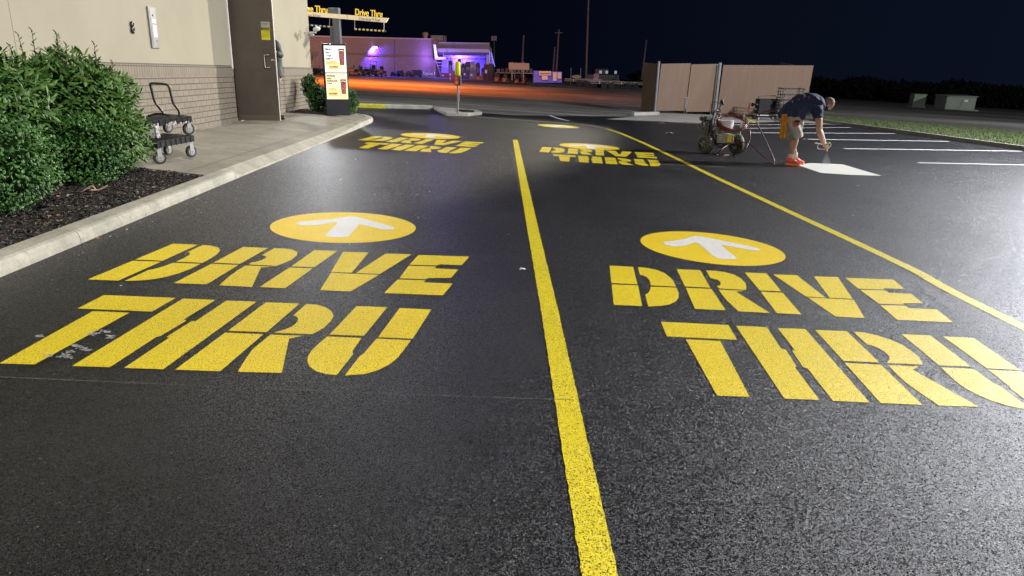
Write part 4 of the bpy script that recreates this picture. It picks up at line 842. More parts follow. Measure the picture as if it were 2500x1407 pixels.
for (u, t) in ((1099, 'slim orange marker post left of the yellow sign head, across the lot'), (1125, 'slim orange marker post right of the yellow sign head, across the lot')):
    p = G(u, 203); e = thing('marker_post', t, 'marker post', (p.x, p.y, 0), 0, 'orange marker posts across the lot')
    MB().cyl((0, 0, 0), (0, 0, 0.62), 0.07, 0.055, 10).build('tube', mat('orange_plastic', (0.80, 0.22, 0.08), 0.5, emit=(0.8, 0.2, 0.1), es=0.0), e, smooth='auto'); MB().cyl((0, 0, 0), (0, 0, 0.05), 0.14, 0.14, 10).build('base', M_rub, e)
def wheelstop(a, b, m, label):
    c = Vector(((a[0]+b[0])/2, (a[1]+b[1])/2, 0)); L = math.hypot(b[0]-a[0], b[1]-a[1]); o = MB().prism([(-0.08, 0), (-0.065, 0.11), (-0.045, 0.125), (0.045, 0.125), (0.065, 0.11), (0.08, 0)], -L/2, L/2).build('parking_block', m)
    d = Vector((b[0]-a[0], b[1]-a[1], 0)).normalized(); z = Vector((0, 0, 1)); x = z.cross(d)*-1
    mm = Matrix.Identity(4)
    for i in range(3): mm[i][0] = x[i]; mm[i][1] = z[i]; mm[i][2] = d[i]; mm[i][3] = c[i]
    o.matrix_world = mm; tag(o, label, 'parking block', 'concrete parking blocks')
wheelstop((-5.45, 23.3), (-4.5, 23.75), mat('yellow_block_paint', (0.5, 0.46, 0.02), 0.6, noise=(8, 0.35)), 'bright yellow parking block at the corner behind the menu board bush')
wheelstop((4.35, 28.7), (5.75, 30.9), M_pad, 'bare pale concrete parking block at the left foot of the dumpster fence')

# ------------------------------------------------------------------ dumpster fence
def fencem():
    k = NB('tan_composite_board', 0.75, 0.25); sx = k.n.new('ShaderNodeSeparateXYZ'); k.l.new(k.obj, sx.inputs[0])
    w = k.n.new('ShaderNodeTexWave'); w.wave_type = 'BANDS'; w.bands_direction = 'X'; w.inputs['Scale'].default_value = 3.1; w.inputs['Distortion'].default_value = 0; k.l.new(k.obj, w.inputs['Vector'])
    n1 = k.noise(2.0, 5, 0.7, k.scale((3, 1, 0.3))); n2 = k.noise(0.6, 4, 0.6)
    c = k.mix(k.rng(n1, 0.3, 0.7), (0.150, 0.098, 0.068, 1), (0.172, 0.115, 0.082, 1)); c = k.mix(k.rng(w.outputs['Fac'], 0.0, 0.05, 0.3, 0.0), c, (0.12, 0.08, 0.06, 1)); c = k.mix(k.rng(n2, 0.5, 0.7, 0, 0.2), c, (0.20, 0.155, 0.125, 1)); k.col(c)
    k.nrm(k.bump(w.outputs['Fac'], 0.12, 0.008)); return k.m
M_fn = fencem(); M_gpole = mat('grey_round_post', (0.20, 0.20, 0.21), 0.45, metal=0.2, noise=(3, 0.2))
f0 = Vector((5.90, 32.35, 0)); e = thing('dumpster_fence', 'tan boarded dumpster fence with double gate and round grey posts', 'fence', f0, 0, tilt=False)
def lvl(p): return 2.05+0.020*(p[0]-5.4)+0.0503*(p[1]-31.8)
def panel(a, b, name, m, bot=0.10, th=0.05, drop=0.0, mesh_y=0.0):
    a = Vector((a[0], a[1], 0)); b = Vector((b[0], b[1], 0)); d = (b-a).normalized(); n = Vector((d.y, -d.x, 0))
    L = (b-a).length; T_ = Matrix.Identity(4); up = UP; nn = d.cross(up).normalized()
    for i in range(3): T_[i][0] = d[i]; T_[i][1] = -nn[i]; T_[i][2] = up[i]; T_[i][3] = a[i]
    mb_ = MB(); ha, hb = lvl(a)-drop, lvl(b)-drop
    vs = [(0, -th/2, bot), (L, -th/2, bot), (L, -th/2, hb), (0, -th/2, ha), (0, th/2, bot), (L, th/2, bot), (L, th/2, hb), (0, th/2, ha)]
    mb_.add(vs, [(0, 1, 2, 3), (5, 4, 7, 6), (0, 4, 5, 1), (3, 2, 6, 7), (0, 3, 7, 4), (1, 5, 6, 2)])
    o = mb_.build(name, m); o.parent = e; o.matrix_world = T_
    o.matrix_parent_inverse = Matrix.Identity(4); o.matrix_basis = wm(e).inverted() @ T_; WORLDM[o.name] = T_
    return o
PA, PB, PC, PD = (5.92, 32.42), (7.38, 33.15), (8.93, 33.96), (13.48, 34.91)
panel((5.36, 32.95), (5.84, 32.42), 'side_panel', M_fn, 0.03)
panel(PA, (7.36, 33.14), 'gate_leaf', M_fn); panel((7.40, 33.16), (8.86, 33.93), 'gate_leaf', M_fn); panel((9.05, 34.0), PD, 'fence_panel', M_fn, 0.02); panel(PD, (13.3, 38.5), 'side_panel', M_fn, 0.02)
for p, r in (((5.86, 32.36), 0.055), (PC, 0.075)):
    b = Vector((p[0], p[1]-0.05, 0))-Vector(f0); mb = MB().cyl(b, b+UP*(lvl(p)+0.07), r, r, 16); o = mb.build('post', M_gpole, e, smooth='auto'); MB().cyl(b+UP*(lvl(p)+0.07), b+UP*(lvl(p)+0.10), r+0.012, r*0.6, 16).build('cap', M_alu, o)
b = Vector((8.78, 33.82, 0))-Vector(f0); MB().cyl(b+UP*0.02, b+UP*2.2, 0.03, 0.03, 10).build('hinge_post', M_bf, e)
for dx in (-0.05, 0.07):
    b = Vector((7.38+dx, 33.08, 0))-Vector(f0); MB().cyl(b+UP*0.02, b+UP*0.75, 0.012, 0.012, 8).build('drop_bolt', M_gpole, e); 
b = Vector((7.39, 33.07, 0))-Vector(f0); MB().box(b+UP*0.72, (0.20, 0.03, 0.05)).build('latch', M_gpole, e); MB().box(b+UP*0.45, (0.10, 0.02, 0.45)).build('latch_plate', mat('worn_plate', (0.16, 0.13, 0.11), 0.6), e)

# ------------------------------------------------------------------ carts left by the fence
p = G(1868, 293); e = thing('black_cart', 'black sided cart on casters with a tube handle, in front of the fence', 'cart', p, rad(8))
MB().box((0.02, 0, 0.58), (0.98, 0.42, 0.62), bev=0.02).build('bin', M_bp, e); MB().box((0, 0, 0.22), (1.0, 0.5, 0.04)).build('base_frame', M_alu, e)
MB().tube(spline([(-0.45, 0.0, 0.3), (-0.45, 0, 0.85), (-0.38, 0, 1.0), (0.2, 0, 1.02), (0.38, 0, 0.95), (0.40, 0, 0.3)], 4), 0.018, 8).build('handle', M_blk, e, smooth=True)
for x in (-0.42, 0.42):
    for y in (-0.2, 0.2): w_ = MB().cyl((x, y-0.02, 0.085), (x, y+0.02, 0.085), 0.085, 0.085, 20).build('wheel', M_rub, e, smooth='auto'); MB().cyl((x, y-0.024, 0.085), (x, y+0.024, 0.085), 0.05, 0.05, 14).build('hub', M_hub, w_, smooth='auto')
p = G(1921, 297); e = thing('stacked_rack', 'tall stack of black wire racks on casters beside the bent worker', 'rack', p, rad(4)); rnd = random.Random(12)
M_wire = mat('black_wire', (0.014, 0.014, 0.015), 0.4); M_wl = mat('scuffed_wire', (0.14, 0.135, 0.135), 0.4, metal=0.5)
mb = MB()
for x in (-0.46, -0.36, 0.40, 0.46):
    for y in (-0.22, 0.22): mb.cyl((x, y, 0.12), (x, y, 1.42), 0.016, 0.016, 6)
mb.build('uprights', M_wire, e)
for i, z in enumerate((0.2, 0.32, 0.45, 0.56, 0.68, 0.79, 0.90, 1.0, 1.13, 1.25, 1.38)):
    mb = MB(); j = rnd.uniform(-0.03, 0.03)
    for y in (-0.24, 0.24): mb.cyl((-0.52+j, y, z), (0.52+j, y, z+rnd.uniform(-0.01, 0.01)), 0.014, 0.014, 6)
    for x in (-0.5, -0.44, -0.4, 0.45, 0.5): mb.cyl((x+j, -0.26, z), (x+j, 0.26, z), 0.012, 0.012, 6)
    for k in range(4): mb.box((rnd.uniform(-0.55, -0.35), -0.27, z+rnd.uniform(-0.03, 0.03)), (rnd.uniform(0.04, 0.1), 0.03, rnd.uniform(0.02, 0.05)))
    mb.build('shelf', M_wl if i in (2, 5, 7, 9) else M_wire, e)
for x in (-0.42, 0.42):
    for y in (-0.2, 0.2): MB().cyl((x, y-0.02, 0.07), (x, y+0.02, 0.07), 0.07, 0.07, 16).build('wheel', M_rub, e, smooth='auto')

# ------------------------------------------------------------------ line striping machine
YM = 14.8; mbase = V(1760, 376, YM); mbase.z = 0
e = thing('striping_machine', 'paint spattered line striping machine with two wheels and coiled red hose', 'striping machine', mbase, 0)
EMi = wm(e).inverted()
def Q(x, y, dy=0.0): return EMi @ V(1700+x/7.406, 210+y/7.406, YM+dy)
def speck(name, c, c2):
    k = NB(name, 0.6, 0.4); n = k.noise(38, 4, 0.7); n2 = k.noise(9, 4, 0.7); k.col(k.mix(k.rng(n, 0.52, 0.58), k.mix(k.rng(n2, 0.3, 0.7), c, tuple(x*0.5 for x in c[:3])+(1,)), c2)); return k.m
M_ty = speck('paint_dusted_tyre', (0.05, 0.05, 0.035, 1), (0.22, 0.22, 0.14, 1)); M_mf = speck('spattered_steel', (0.10, 0.10, 0.09, 1), (0.5, 0.48, 0.38, 1))
M_tray = speck('spattered_tray', (0.30, 0.31, 0.22, 1), (0.60, 0.58, 0.42, 1)); M_my = mat('yellow_sticker', (0.80, 0.60, 0.03), 0.5); M_eng = speck('grimy_engine', (0.05, 0.05, 0.045, 1), (0.38, 0.36, 0.28, 1))
M_hose = mat('dark_red_hose', (0.16, 0.028, 0.025), 0.38); M_bh = mat('blue_black_hose', (0.03, 0.03, 0.055), 0.4)
def wheel(cx, cz, dy, r, w, yaw, dirn):
    c = Q(cx, cz, dy); c.z = r; R_ = Matrix.Rotation(yaw, 3, 'Z'); ax = R_ @ Vector((1, 0, 0)); mb_ = MB()
    prof_ = [(-w/2, r*0.60), (-w/2, r*0.86), (-w*0.38, r*0.96), (-w*0.15, r), (w*0.15, r), (w*0.38, r*0.96), (w/2, r*0.86), (w/2, r*0.60)]; n = 36; vs = []
    for k in range(n):
        a = 2*math.pi*k/n; rd = R_ @ Vector((0, math.cos(a), math.sin(a))); 
        for o_, rr in prof_: vs.append(c+ax*o_+rd*rr)
    m_ = len(prof_); mb_.add(vs, [(k*m_+j, k*m_+j+1, ((k+1) % n)*m_+j+1, ((k+1) % n)*m_+j) for k in range(n) for j in range(m_-1)])
    t = mb_.build('wheel', M_ty, e, smooth=True)
    h = MB(); h.cyl(c-ax*w*0.3, c+ax*w*0.3, r*0.62, r*0.62, 24); h.cyl(c-ax*w*0.62, c+ax*w*0.62, r*0.18, r*0.18, 12)
    for k in range(5):
        a = 2*math.pi*k/5; rd = R_ @ Vector((0, math.cos(a), math.sin(a))); h.cyl(c+rd*r*0.15+ax*dirn*w*0.33, c+rd*r*0.55+ax*dirn*w*0.4, 0.022, 0.016, 8)
    h.build('rim', M_mf, t, smooth='auto')
wheel(165, 1010, -0.10, 0.205, 0.12, rad(28), -1); wheel(718, 1040, 0.02, 0.21, 0.13, rad(22), 1)
fr = MB()
for dy in (-0.12, 0.14): fr.tube([Q(170, 900, dy), Q(400, 870, dy), Q(740, 900, dy)], 0.016, 8)
fr.tube([Q(180, 1010, -0.1), Q(710, 1030, 0.02)], 0.014, 8); fr.tube([Q(300, 1040), Q(330, 620), Q(400, 450), Q(440, 340)], 0.015, 8); fr.tube([Q(370, 1040), Q(380, 640), Q(440, 460), Q(440, 360)], 0.012, 8)
fr.tube([Q(300, 1040), Q(480, 1110), Q(640, 1040)], 0.012, 8); fr.box(Q(300, 860, 0.0), (0.10, 0.28, 0.30)); fr.build('frame', M_mf, e, smooth='auto')
hb = MB(); hb.tube(spline([Q(790, 900, 0.15), Q(805, 700, 0.12), Q(850, 550, 0.1), Q(905, 400, 0.05), Q(930, 310, 0), Q(960, 300, 0), Q(1010, 320, -0.05)], 5), 0.0125, 8)
hb.tube(spline([Q(815, 780, 0.10), Q(880, 520, 0.0), Q(925, 400, -0.05), Q(950, 330, -0.08)], 4), 0.009, 8); hb.tube([Q(790, 600, 0.1), Q(450, 560, 0.1)], 0.010, 8); hb.build('handlebar', mat('bare_bar_metal', (0.55, 0.50, 0.45), 0.4, metal=0.4), e, smooth=True)
gp = MB(); gp.tube([Q(1000, 318, -0.05), Q(1110, 345, -0.10)], 0.017, 8); gp.ell(Q(1020, 350, -0.05), (0.035, 0.03, 0.03)); gp.build('grip', M_rub, e, smooth=True)
MB().tube([Q(1020, 375, -0.08), Q(1090, 430, -0.12)], 0.007, 6).build('brake_lever', M_steel, e)
MB().prism([(0, 0), (0.045, 0.0), (0.055, 0.10), (0.045, 0.155), (0.02, 0.15)], -0.003, 0.003, Matrix.Translation(Q(915, 460, -0.1)) @ Matrix.Rotation(math.pi/2, 4, 'X')).build('red_tag', mat('red_tag', (0.85, 0.20, 0.19), 0.5), e)
lh = MB(); lh.tube(spline([Q(440, 560), Q(425, 450), Q(440, 380), Q(455, 320)], 4), 0.013, 8); lh.box(Q(440, 385), (0.05, 0.04, 0.07), bev=0.01); lh.build('left_lever', M_splat, e, smooth='auto')
MB().ell(Q(460, 290), (0.035, 0.03, 0.05)).ell(Q(480, 325), (0.025, 0.03, 0.03)).build('black_knob', M_blk, e, smooth=True)
en = MB(); en.box(Q(185, 700, 0.05), (0.17, 0.26, 0.20), bev=0.02); en.cyl(Q(150, 590, -0.1), Q(250, 590, -0.05), 0.05, 0.05, 14); en.ell(Q(95, 590, -0.05), (0.045, 0.05, 0.045)); en.box(Q(215, 620, 0.08), (0.16, 0.2, 0.08), bev=0.015); en.cyl(Q(120, 730, -0.12), Q(120, 640, -0.12), 0.03, 0.03, 10); en.box(Q(60, 740, -0.1), (0.05, 0.02, 0.03)); en.cyl(Q(190, 870, -0.02), Q(190, 770, -0.02), 0.055, 0.055, 14); en.build('engine', M_eng, e, smooth='auto')
MB().ell(Q(230, 590, -0.12), (0.05, 0.03, 0.03)).build('engine_cap', M_splat, e, smooth=True)
tr = MB(); tr.box(Q(490, 945, -0.05), (0.345, 0.30, 0.175), bev=0.015); tr.build('tray', M_tray, e); MB().box(Q(598, 950, -0.21), (0.085, 0.008, 0.15)).build('sticker', M_my, e); MB().box(Q(490, 1032, -0.05), (0.36, 0.31, 0.02)).build('tray_base', M_bp, e)
bk = MB(); c0, c1_ = Q(540, 800, 0.02), Q(545, 625, 0.02); bk.cyl(c0, c1_, 0.135, 0.150, 28); bk.build('bucket', mat('white_bucket', (0.78, 0.78, 0.74), 0.4, noise=(6, 0.12)), e, smooth='auto')
for k, (r_, z_) in enumerate(((0.155, 0), (0.153, 0.03), (0.151, 0.06))): MB().cyl(c1_-Vector((0, 0, z_)), c1_-Vector((0, 0, z_+0.008)), r_, r_, 28).build('bucket_rib', M_w, e, smooth='auto')
bc = MB(); bc.tube(spline([Q(310, 1000, -0.12), Q(270, 850, -0.15), Q(285, 650, -0.15), Q(320, 500, -0.1), Q(370, 440, -0.05), Q(400, 460, 0)], 5), 0.017, 8); bc.tube(spline([Q(260, 1000, -0.15), Q(340, 1090, -0.18), Q(420, 1105, -0.18), Q(510, 1070, -0.1)], 5), 0.014, 8); bc.tube(spline([Q(270, 550), Q(245, 460), Q(265, 350), Q(330, 290), Q(410, 315), Q(440, 340)], 5), 0.006, 6); bc.tube(spline([Q(330, 1010, -0.18), Q(345, 900, -0.2), Q(330, 810, -0.2), Q(290, 830, -0.15)], 5), 0.012, 8); bc.build('cables', M_bh, e, smooth=True)
cc = Q(640, 690, -0.02); rnd = random.Random(4)
for k in range(6):
    pts = []; rx = 0.30+rnd.uniform(-0.03, 0.025); ry = 0.22; ph = rnd.uniform(0, 6); dz = rnd.uniform(-0.02, 0.02)
    for j in range(36):
        a = 2*math.pi*j/36; pts.append(cc+Vector((rx*math.cos(a)+rnd.uniform(-0.003, 0.003), -ry*math.sin(a)*0.9, 0.045+dz-0.10*math.sin(a)*-1*-1+0.02*math.sin(2*a+ph)-(0.045 if math.sin(a) > 0 else 0)*math.sin(a))))
    MB().tube(pts, 0.0115, 8, closed=True).build('hose_coil', M_hose, e, smooth=True)
def hosep(l): return [V(u, v, y) if z is None else G(u, v, z) for (u, v, y, z) in l]
ho = MB().tube(spline(hosep([(1806, 290, 14.75, None), (1822, 300, 14.5, None), (1831, 322, 14.3, None), (1829, 346, 14.2, None), (1814, 369, 14.1, None), (1795, 377, 13.9, 0.012), (1770, 379, 13.9, 0.012), (1750, 378, 13.9, 0.012), (1758, 369, 14.2, None), (1778, 354, 14.4, None), (1805, 347, 14.4, None), (1831, 353, 14.2, None), (1857, 376, 13.9, None), (1880, 396, 13.6, None), (1888, 400, 13.5, 0.012), (1891, 397, 13.5, None), (1884, 376, 13.6, None), (1866, 337, 13.8, None), (1855, 316, 13.9, None), (1849, 297, 14.0, None), (1852, 284, 14.0, None), (1864, 274, 14.0, None), (1885, 271, 13.95, None), (1908, 278, 13.9, None), (1935, 300, 13.85, None), (1958, 330, 13.75, None), (1972, 342, 13.6, None), (1990, 350, 13.42, None)]), 7), 0.0105, 8)
tag(ho.build('spray_hose', M_hose, None, smooth=True), 'long dark red hose looping from the machine to the worker spray gun', 'hose')

# ------------------------------------------------------------------ people
M_skin = mat('skin', (0.50, 0.27, 0.18), 0.5, noise=(14, 0.15)); M_navy = mat('navy_cotton', (0.016, 0.025, 0.080), 0.8, noise=(6, 0.25), bump=(9, 0.5, 0.03))
M_short = mat('stone_cotton', (0.40, 0.37, 0.31), 0.85, noise=(8, 0.2), bump=(11, 0.6, 0.03)); M_shoe = mat('coral_mesh', (0.90, 0.13, 0.06), 0.5, bump=(60, 0.3, 0.004)); M_sole = mat('coral_sole', (0.92, 0.30, 0.10), 0.5)
M_sock = mat('cream_sock', (0.68, 0.66, 0.54), 0.9, bump=(70, 0.4, 0.004)); M_tow = mat('orange_towel', (0.62, 0.24, 0.015), 0.9, noise=(12, 0.3), bump=(40, 0.5, 0.01)); M_hair = mat('cropped_hair', (0.30, 0.225, 0.17), 0.8, noise=(60, 0.3)); M_beard = mat('dark_beard', (0.035, 0.022, 0.015), 0.9, noise=(60, 0.4))
YP = 13.45
def S_(x, y, dy=0.0): return V(1860+x/6.395, 200+y/6.395, YP+dy)
pbase = G(1935, 401); e = thing('person', 'bent over worker in navy shirt, stone shorts and coral shoes, spraying white paint', 'person', pbase, 0, tilt=False)
b = MB()
chain(b, [S_(400, 560, 0), S_(500, 430, 0), S_(640, 350, 0), S_(780, 330, 0), S_(870, 350, 0)], [0.12, 0.13, 0.14, 0.13, 0.08])
chain(b, [S_(870, 345, 0), S_(940, 345, 0), S_(1000, 355, 0)], [0.07, 0.062, 0.062])
hax = (S_(1118, 305)-S_(965, 425)).normalized(); hn = Vector((0, -1, 0)).cross(hax)*-1; 
HR = Matrix((hax, Vector((0, 1, 0)), hax.cross(Vector((0, 1, 0))))).transposed()
hc = S_(1040, 345); b.ell(hc, (0.112, 0.080, 0.100), HR, 20, 14)
face = -hax.cross(Vector((0, 1, 0))); 
if face.z > 0: face = -face
b.ell(hc-hax*0.065+face*0.028, (0.052, 0.052, 0.055), HR)      # jaw
b.ell(hc-hax*0.020+face*0.102, (0.018, 0.013, 0.016), HR)      # nose
b.ell(hc+hax*0.015+face*0.085, (0.012, 0.045, 0.014), HR)      # brow
b.ell(hc-hax*0.028+Vector((0, -0.080, 0))-face*0.012, (0.030, 0.009, 0.017), HR); b.ell(hc-hax*0.028+Vector((0, 0.080, 0))-face*0.012, (0.030, 0.009, 0.017), HR)
b.ell(hc-hax*0.060+face*0.076, (0.012, 0.022, 0.010), HR)      # lips
for (sy, pts, rs) in ((-1, [(860, 430, -0.17), (885, 590, -0.20), (885, 745, -0.19), (900, 800, -0.18), (945, 930, -0.14), (965, 975, -0.12)], [0.062, 0.058, 0.044, 0.050, 0.032, 0.028]), (1, [(860, 430, 0.17), (900, 590, 0.17), (905, 745, 0.13), (925, 810, 0.10), (970, 930, 0.02), (985, 970, -0.01)], [0.062, 0.056, 0.043, 0.048, 0.031, 0.028])):
    chain(b, [S_(*q) for q in pts], rs)
for (pts, rs) in (([(430, 620, -0.10), (530, 850, -0.12), (515, 940, -0.13), (492, 1010, -0.13), (462, 1150, -0.13), (452, 1225, -0.13)], [0.10, 0.062, 0.060, 0.062, 0.040, 0.044]), ([(430, 620, 0.10), (465, 850, 0.11), (468, 940, 0.12), (480, 1020, 0.12), (520, 1130, 0.12), (520, 1195, 0.12)], [0.10, 0.062, 0.059, 0.061, 0.040, 0.043])):
    chain(b, [S_(*q) for q in pts], rs)
def hand(bb, wr, palm, side, r=0.0098):
    wr = S_(*wr); pm = S_(*palm); d = (pm-wr).normalized(); bb.ell((wr*0.35+pm*0.65), (0.022, 0.040, 0.046), None, 12, 8); ax = Vector((0, 1, 0)); fw = Vector((1, 0, 0))
    for k, (o_, L) in enumerate(((-0.030, 0.036), (-0.010, 0.041), (0.010, 0.038), (0.028, 0.030))):
        a = pm+ax*o_*0.9; k1 = a+fw*L*0.8-Vector((0, 0, 0.010)); k2 = k1+Vector((-0.004, 0, -0.8*L)); k3 = k2+Vector((-0.020, 0, -0.006)); chain(bb, [a, k1, k2, k3], [r*1.1, r, r*0.92, r*0.8], 8)
    t0 = wr.lerp(pm, 0.5)+ax*side*0.030; t1 = t0+Vector((0.030, side*0.016, -0.012)); t2 = t1+Vector((0.026, -side*0.008, -0.022)); chain(bb, [t0, t1, t2], [r*1.3, r*1.1, r*0.9], 8)
hand(b, (965, 975, -0.12), (985, 1005, -0.11), 1); hand(b, (985, 970, -0.01), (1005, 1000, -0.01), -1)
fleshed(b, 0.0085, 3, 0.5).build('body', M_skin, e, world=True, smooth=True)
b = MB(); b.ell(hc+hax*0.012-face*0.010, (0.109, 0.0835, 0.100), HR, 22, 14)
hm = fleshed(b, 0.008, 1); keep = MB()
im = [i for i, f in enumerate(hm.f) if ((sum((hm.v[j] for j in f), Vector())/len(f)-hc).dot(face) < 0.055 and (sum((hm.v[j] for j in f), Vector())/len(f)-hc).dot(hax) > -0.075)]
keep.v = hm.v; keep.f = [hm.f[i] for i in im]; keep.mi = [0]*len(im); keep.build('hair', M_hair, e, world=True, smooth=True)
b = MB(); b.ell(hc-hax*0.072+face*0.030, (0.052, 0.058, 0.057), HR); b.ell(hc-hax*0.045+face*0.012+Vector((0, -0.05, 0)), (0.035, 0.022, 0.03), HR); b.ell(hc-hax*0.045+face*0.012+Vector((0, 0.05, 0)), (0.035, 0.022, 0.03), HR); fleshed(b, 0.008, 2).build('beard', M_beard, e, world=True, smooth=True)
for sy in (-1, 1): MB().ell(hc+hax*0.002+face*0.092+Vector((0, sy*0.028, 0)), 0.008, None, 8, 6).build('eye', M_ink, e, world=True, smooth=True)
# shirt
b = MB()
for (x, y, r, ry) in ((395, 500, 0.155, 0.175), (450, 455, 0.17, 0.18), (510, 425, 0.185, 0.19), (570, 385, 0.195, 0.20), (630, 362, 0.208, 0.205), (700, 345, 0.198, 0.21), (770, 340, 0.185, 0.21), (835, 350, 0.165, 0.20), (885, 375, 0.13, 0.16), (545, 480, 0.14, 0.17), (590, 540, 0.095, 0.15), (480, 500, 0.12, 0.17)):
    b.ell(S_(x, y), (r, ry, r), None, 20, 12)
for sy in (-1, 1): b.cyl(S_(850, 400, sy*0.13), S_(882, 575, sy*0.205), 0.115, 0.082, 18)
b.cyl(S_(880, 340), S_(935, 330), 0.10, 0.082, 16)
sh = fleshed(b, 0.013, 5, 0.5)
for i, v in enumerate(sh.v):
    v += Vector((0, 0, 1))*0.006*math.sin(v.x*38+v.y*21)+Vector((0, 1, 0))*0.005*math.sin(v.z*45+v.x*26)
sh.build('shirt', M_navy, e, world=True, smooth=True)
M_rl = mat('faded_red_print', (0.42, 0.10, 0.10), 0.8); M_gl2 = mat('grey_print', (0.45, 0.47, 0.50), 0.8)
for (ch, x, y, m) in (('S', 505, 262, M_gl2), ('N', 575, 250, M_rl), ('O', 655, 240, M_rl), ('Z', 730, 243, M_rl)):
    p_ = S_(x, y, -0.20); nrm = Vector((0.0, -0.75, 0.66)).normalized(); tx = Vector((1, 0, 0)); ty = nrm.cross(tx); mm = Matrix.Identity(4)
    # lay the glyph on the cloth: find the surface along the normal
    best = max((v for v in sh.v if (v-p_).cross(nrm).length < 0.02), key=lambda v: (v-p_).dot(nrm), default=p_); pp = p_+nrm*((best-p_).dot(nrm)+0.006)
    for i in range(3): mm[i][0] = tx[i]; mm[i][1] = ty[i]; mm[i][2] = nrm[i]; mm[i][3] = pp[i]
    text_mesh(ch, 0.07, mm, 'shirt_letter', m, e, world=True, extrude=0.002)
b = MB(); b.ell(S_(395, 560), (0.145, 0.17, 0.14)); b.ell(S_(470, 600), (0.165, 0.175, 0.15)); b.ell(S_(540, 640), (0.125, 0.16, 0.12))
for sy, x0_, x1_ in ((-1, 470, 535), (1, 450, 500)): b.cyl(S_(x0_, 620, sy*0.085), S_(x1_, 885, sy*0.105), 0.135, 0.120, 20)
b.cyl(S_(560, 660), S_(590, 870, -0.06), 0.08, 0.062, 14)
so_ = fleshed(b, 0.012, 4, 0.5)
for v in so_.v: v += Vector((0.006*math.sin(v.z*40+v.y*20), 0.006*math.sin(v.z*33+v.x*40), 0))
so_.build('shorts', M_short, e, world=True, smooth=True)
for (hx, hz2, tx_, tz, dy) in ((372, 1262, 600, 1292, -0.14), (440, 1232, 662, 1262, 0.13)):
    A = S_(hx, hz2, dy); A.z = 0.03; B_ = S_(tx_, tz, dy-0.02); B_.z = 0.03; d = (B_-A).normalized(); L = (B_-A).length; n = Vector((-d.y, d.x, 0))
    b = MB(); chain(b, [A+d*0.045+Vector((0, 0, 0.055)), A+d*0.12+Vector((0, 0, 0.050)), A+d*L*0.62+Vector((0, 0, 0.030)), A+d*L*0.88+Vector((0, 0, 0.014))], [0.047, 0.052, 0.043, 0.034]); b.cyl(A+d*0.07+Vector((0, 0, 0.05)), A+d*0.06+Vector((0, 0, 0.115)), 0.050, 0.044, 16); b.ell(A+d*0.012+Vector((0, 0, 0.10)), (0.016, 0.022, 0.03))
    s1 = fleshed(b, 0.008, 3)
    for v in s1.v: v.z = max(v.z, 0.024)
    s = s1.build('shoe', M_shoe, e, world=True, smooth=True)
    P = []
    for (t, w_) in ((0, 0.0), (0.02, 0.028), (0.10, 0.040), (0.3, 0.040), (0.55, 0.038), (0.75, 0.047), (0.9, 0.040), (0.98, 0.022), (1.02, 0.0)): P.append((A+d*L*t, w_))
    poly = [(q+n*w_) for q, w_ in P]+[(q-n*w_) for q, w_ in P[-2:0:-1]]
    MB().prism([(q.x, q.y) for q in poly], 0.002, 0.034).build('sole', M_sole, s, world=True, bevel=0.004)
    MB().tube([A+d*0.10-n*0.05+Vector((0, 0, 0.05)), A+d*0.17-n*0.047+Vector((0, 0, 0.035))], 0.005, 6).build('stripe', M_ink, s, world=True)
for (q0, q1, r0_, r1_) in (((463, 1130, -0.13), (445, 1225, -0.13), 0.046, 0.054), ((520, 1105, 0.12), (512, 1195, 0.12), 0.046, 0.052)):
    MB().cyl(S_(*q0), S_(*q1), r0_, r1_, 18).build('sock', M_sock, e, world=True, smooth=True)
# towel tucked at the hip
b = MB(); rnd = random.Random(2)
N1, N2 = 26, 30; vs = []
for j in range(N2+1):
    t = j/N2; 
    for i in range(N1+1):
        s_ = i/N1; x = 352-30*t+(s_-0.5)*(88+26*t)+4*math.sin(9*s_+3*t); y = 505+(378+10*math.sin(4*s_))*t; fold = math.sin(s_*17+t*1.2)*0.6+math.sin(s_*31+2+t*2)*0.3
        vs.append(S_(x, y, -0.205+(0.012+0.012*t)*fold-0.02*t))
f1 = [(j*(N1+1)+i, j*(N1+1)+i+1, (j+1)*(N1+1)+i+1, (j+1)*(N1+1)+i) for j in range(N2) for i in range(N1)]
b.add(vs, f1); o = b.build('orange_towel', M_tow, None, smooth=True); md = o.modifiers.new('thick', 'SOLIDIFY'); md.thickness = 0.014; tag(o, 'orange towel hanging from the worker back pocket', 'towel')
tp_ = S_(545, 655, -0.245); e2 = thing('tape_measure', 'red and black tape measure clipped to the worker shorts', 'tape measure', tp_, 0, tilt=False)
MB().box((0, 0, -0.006), (0.095, 0.035, 0.065), bev=0.014).build('case', mat('red_case', (0.78, 0.10, 0.09), 0.4), e2); MB().box((0, -0.016, -0.006), (0.05, 0.01, 0.030), bev=0.004).build('badge', M_ink, e2); MB().box((0.002, -0.008, 0.042), (0.085, 0.045, 0.04), bev=0.012).build('pouch', M_bp, e2)
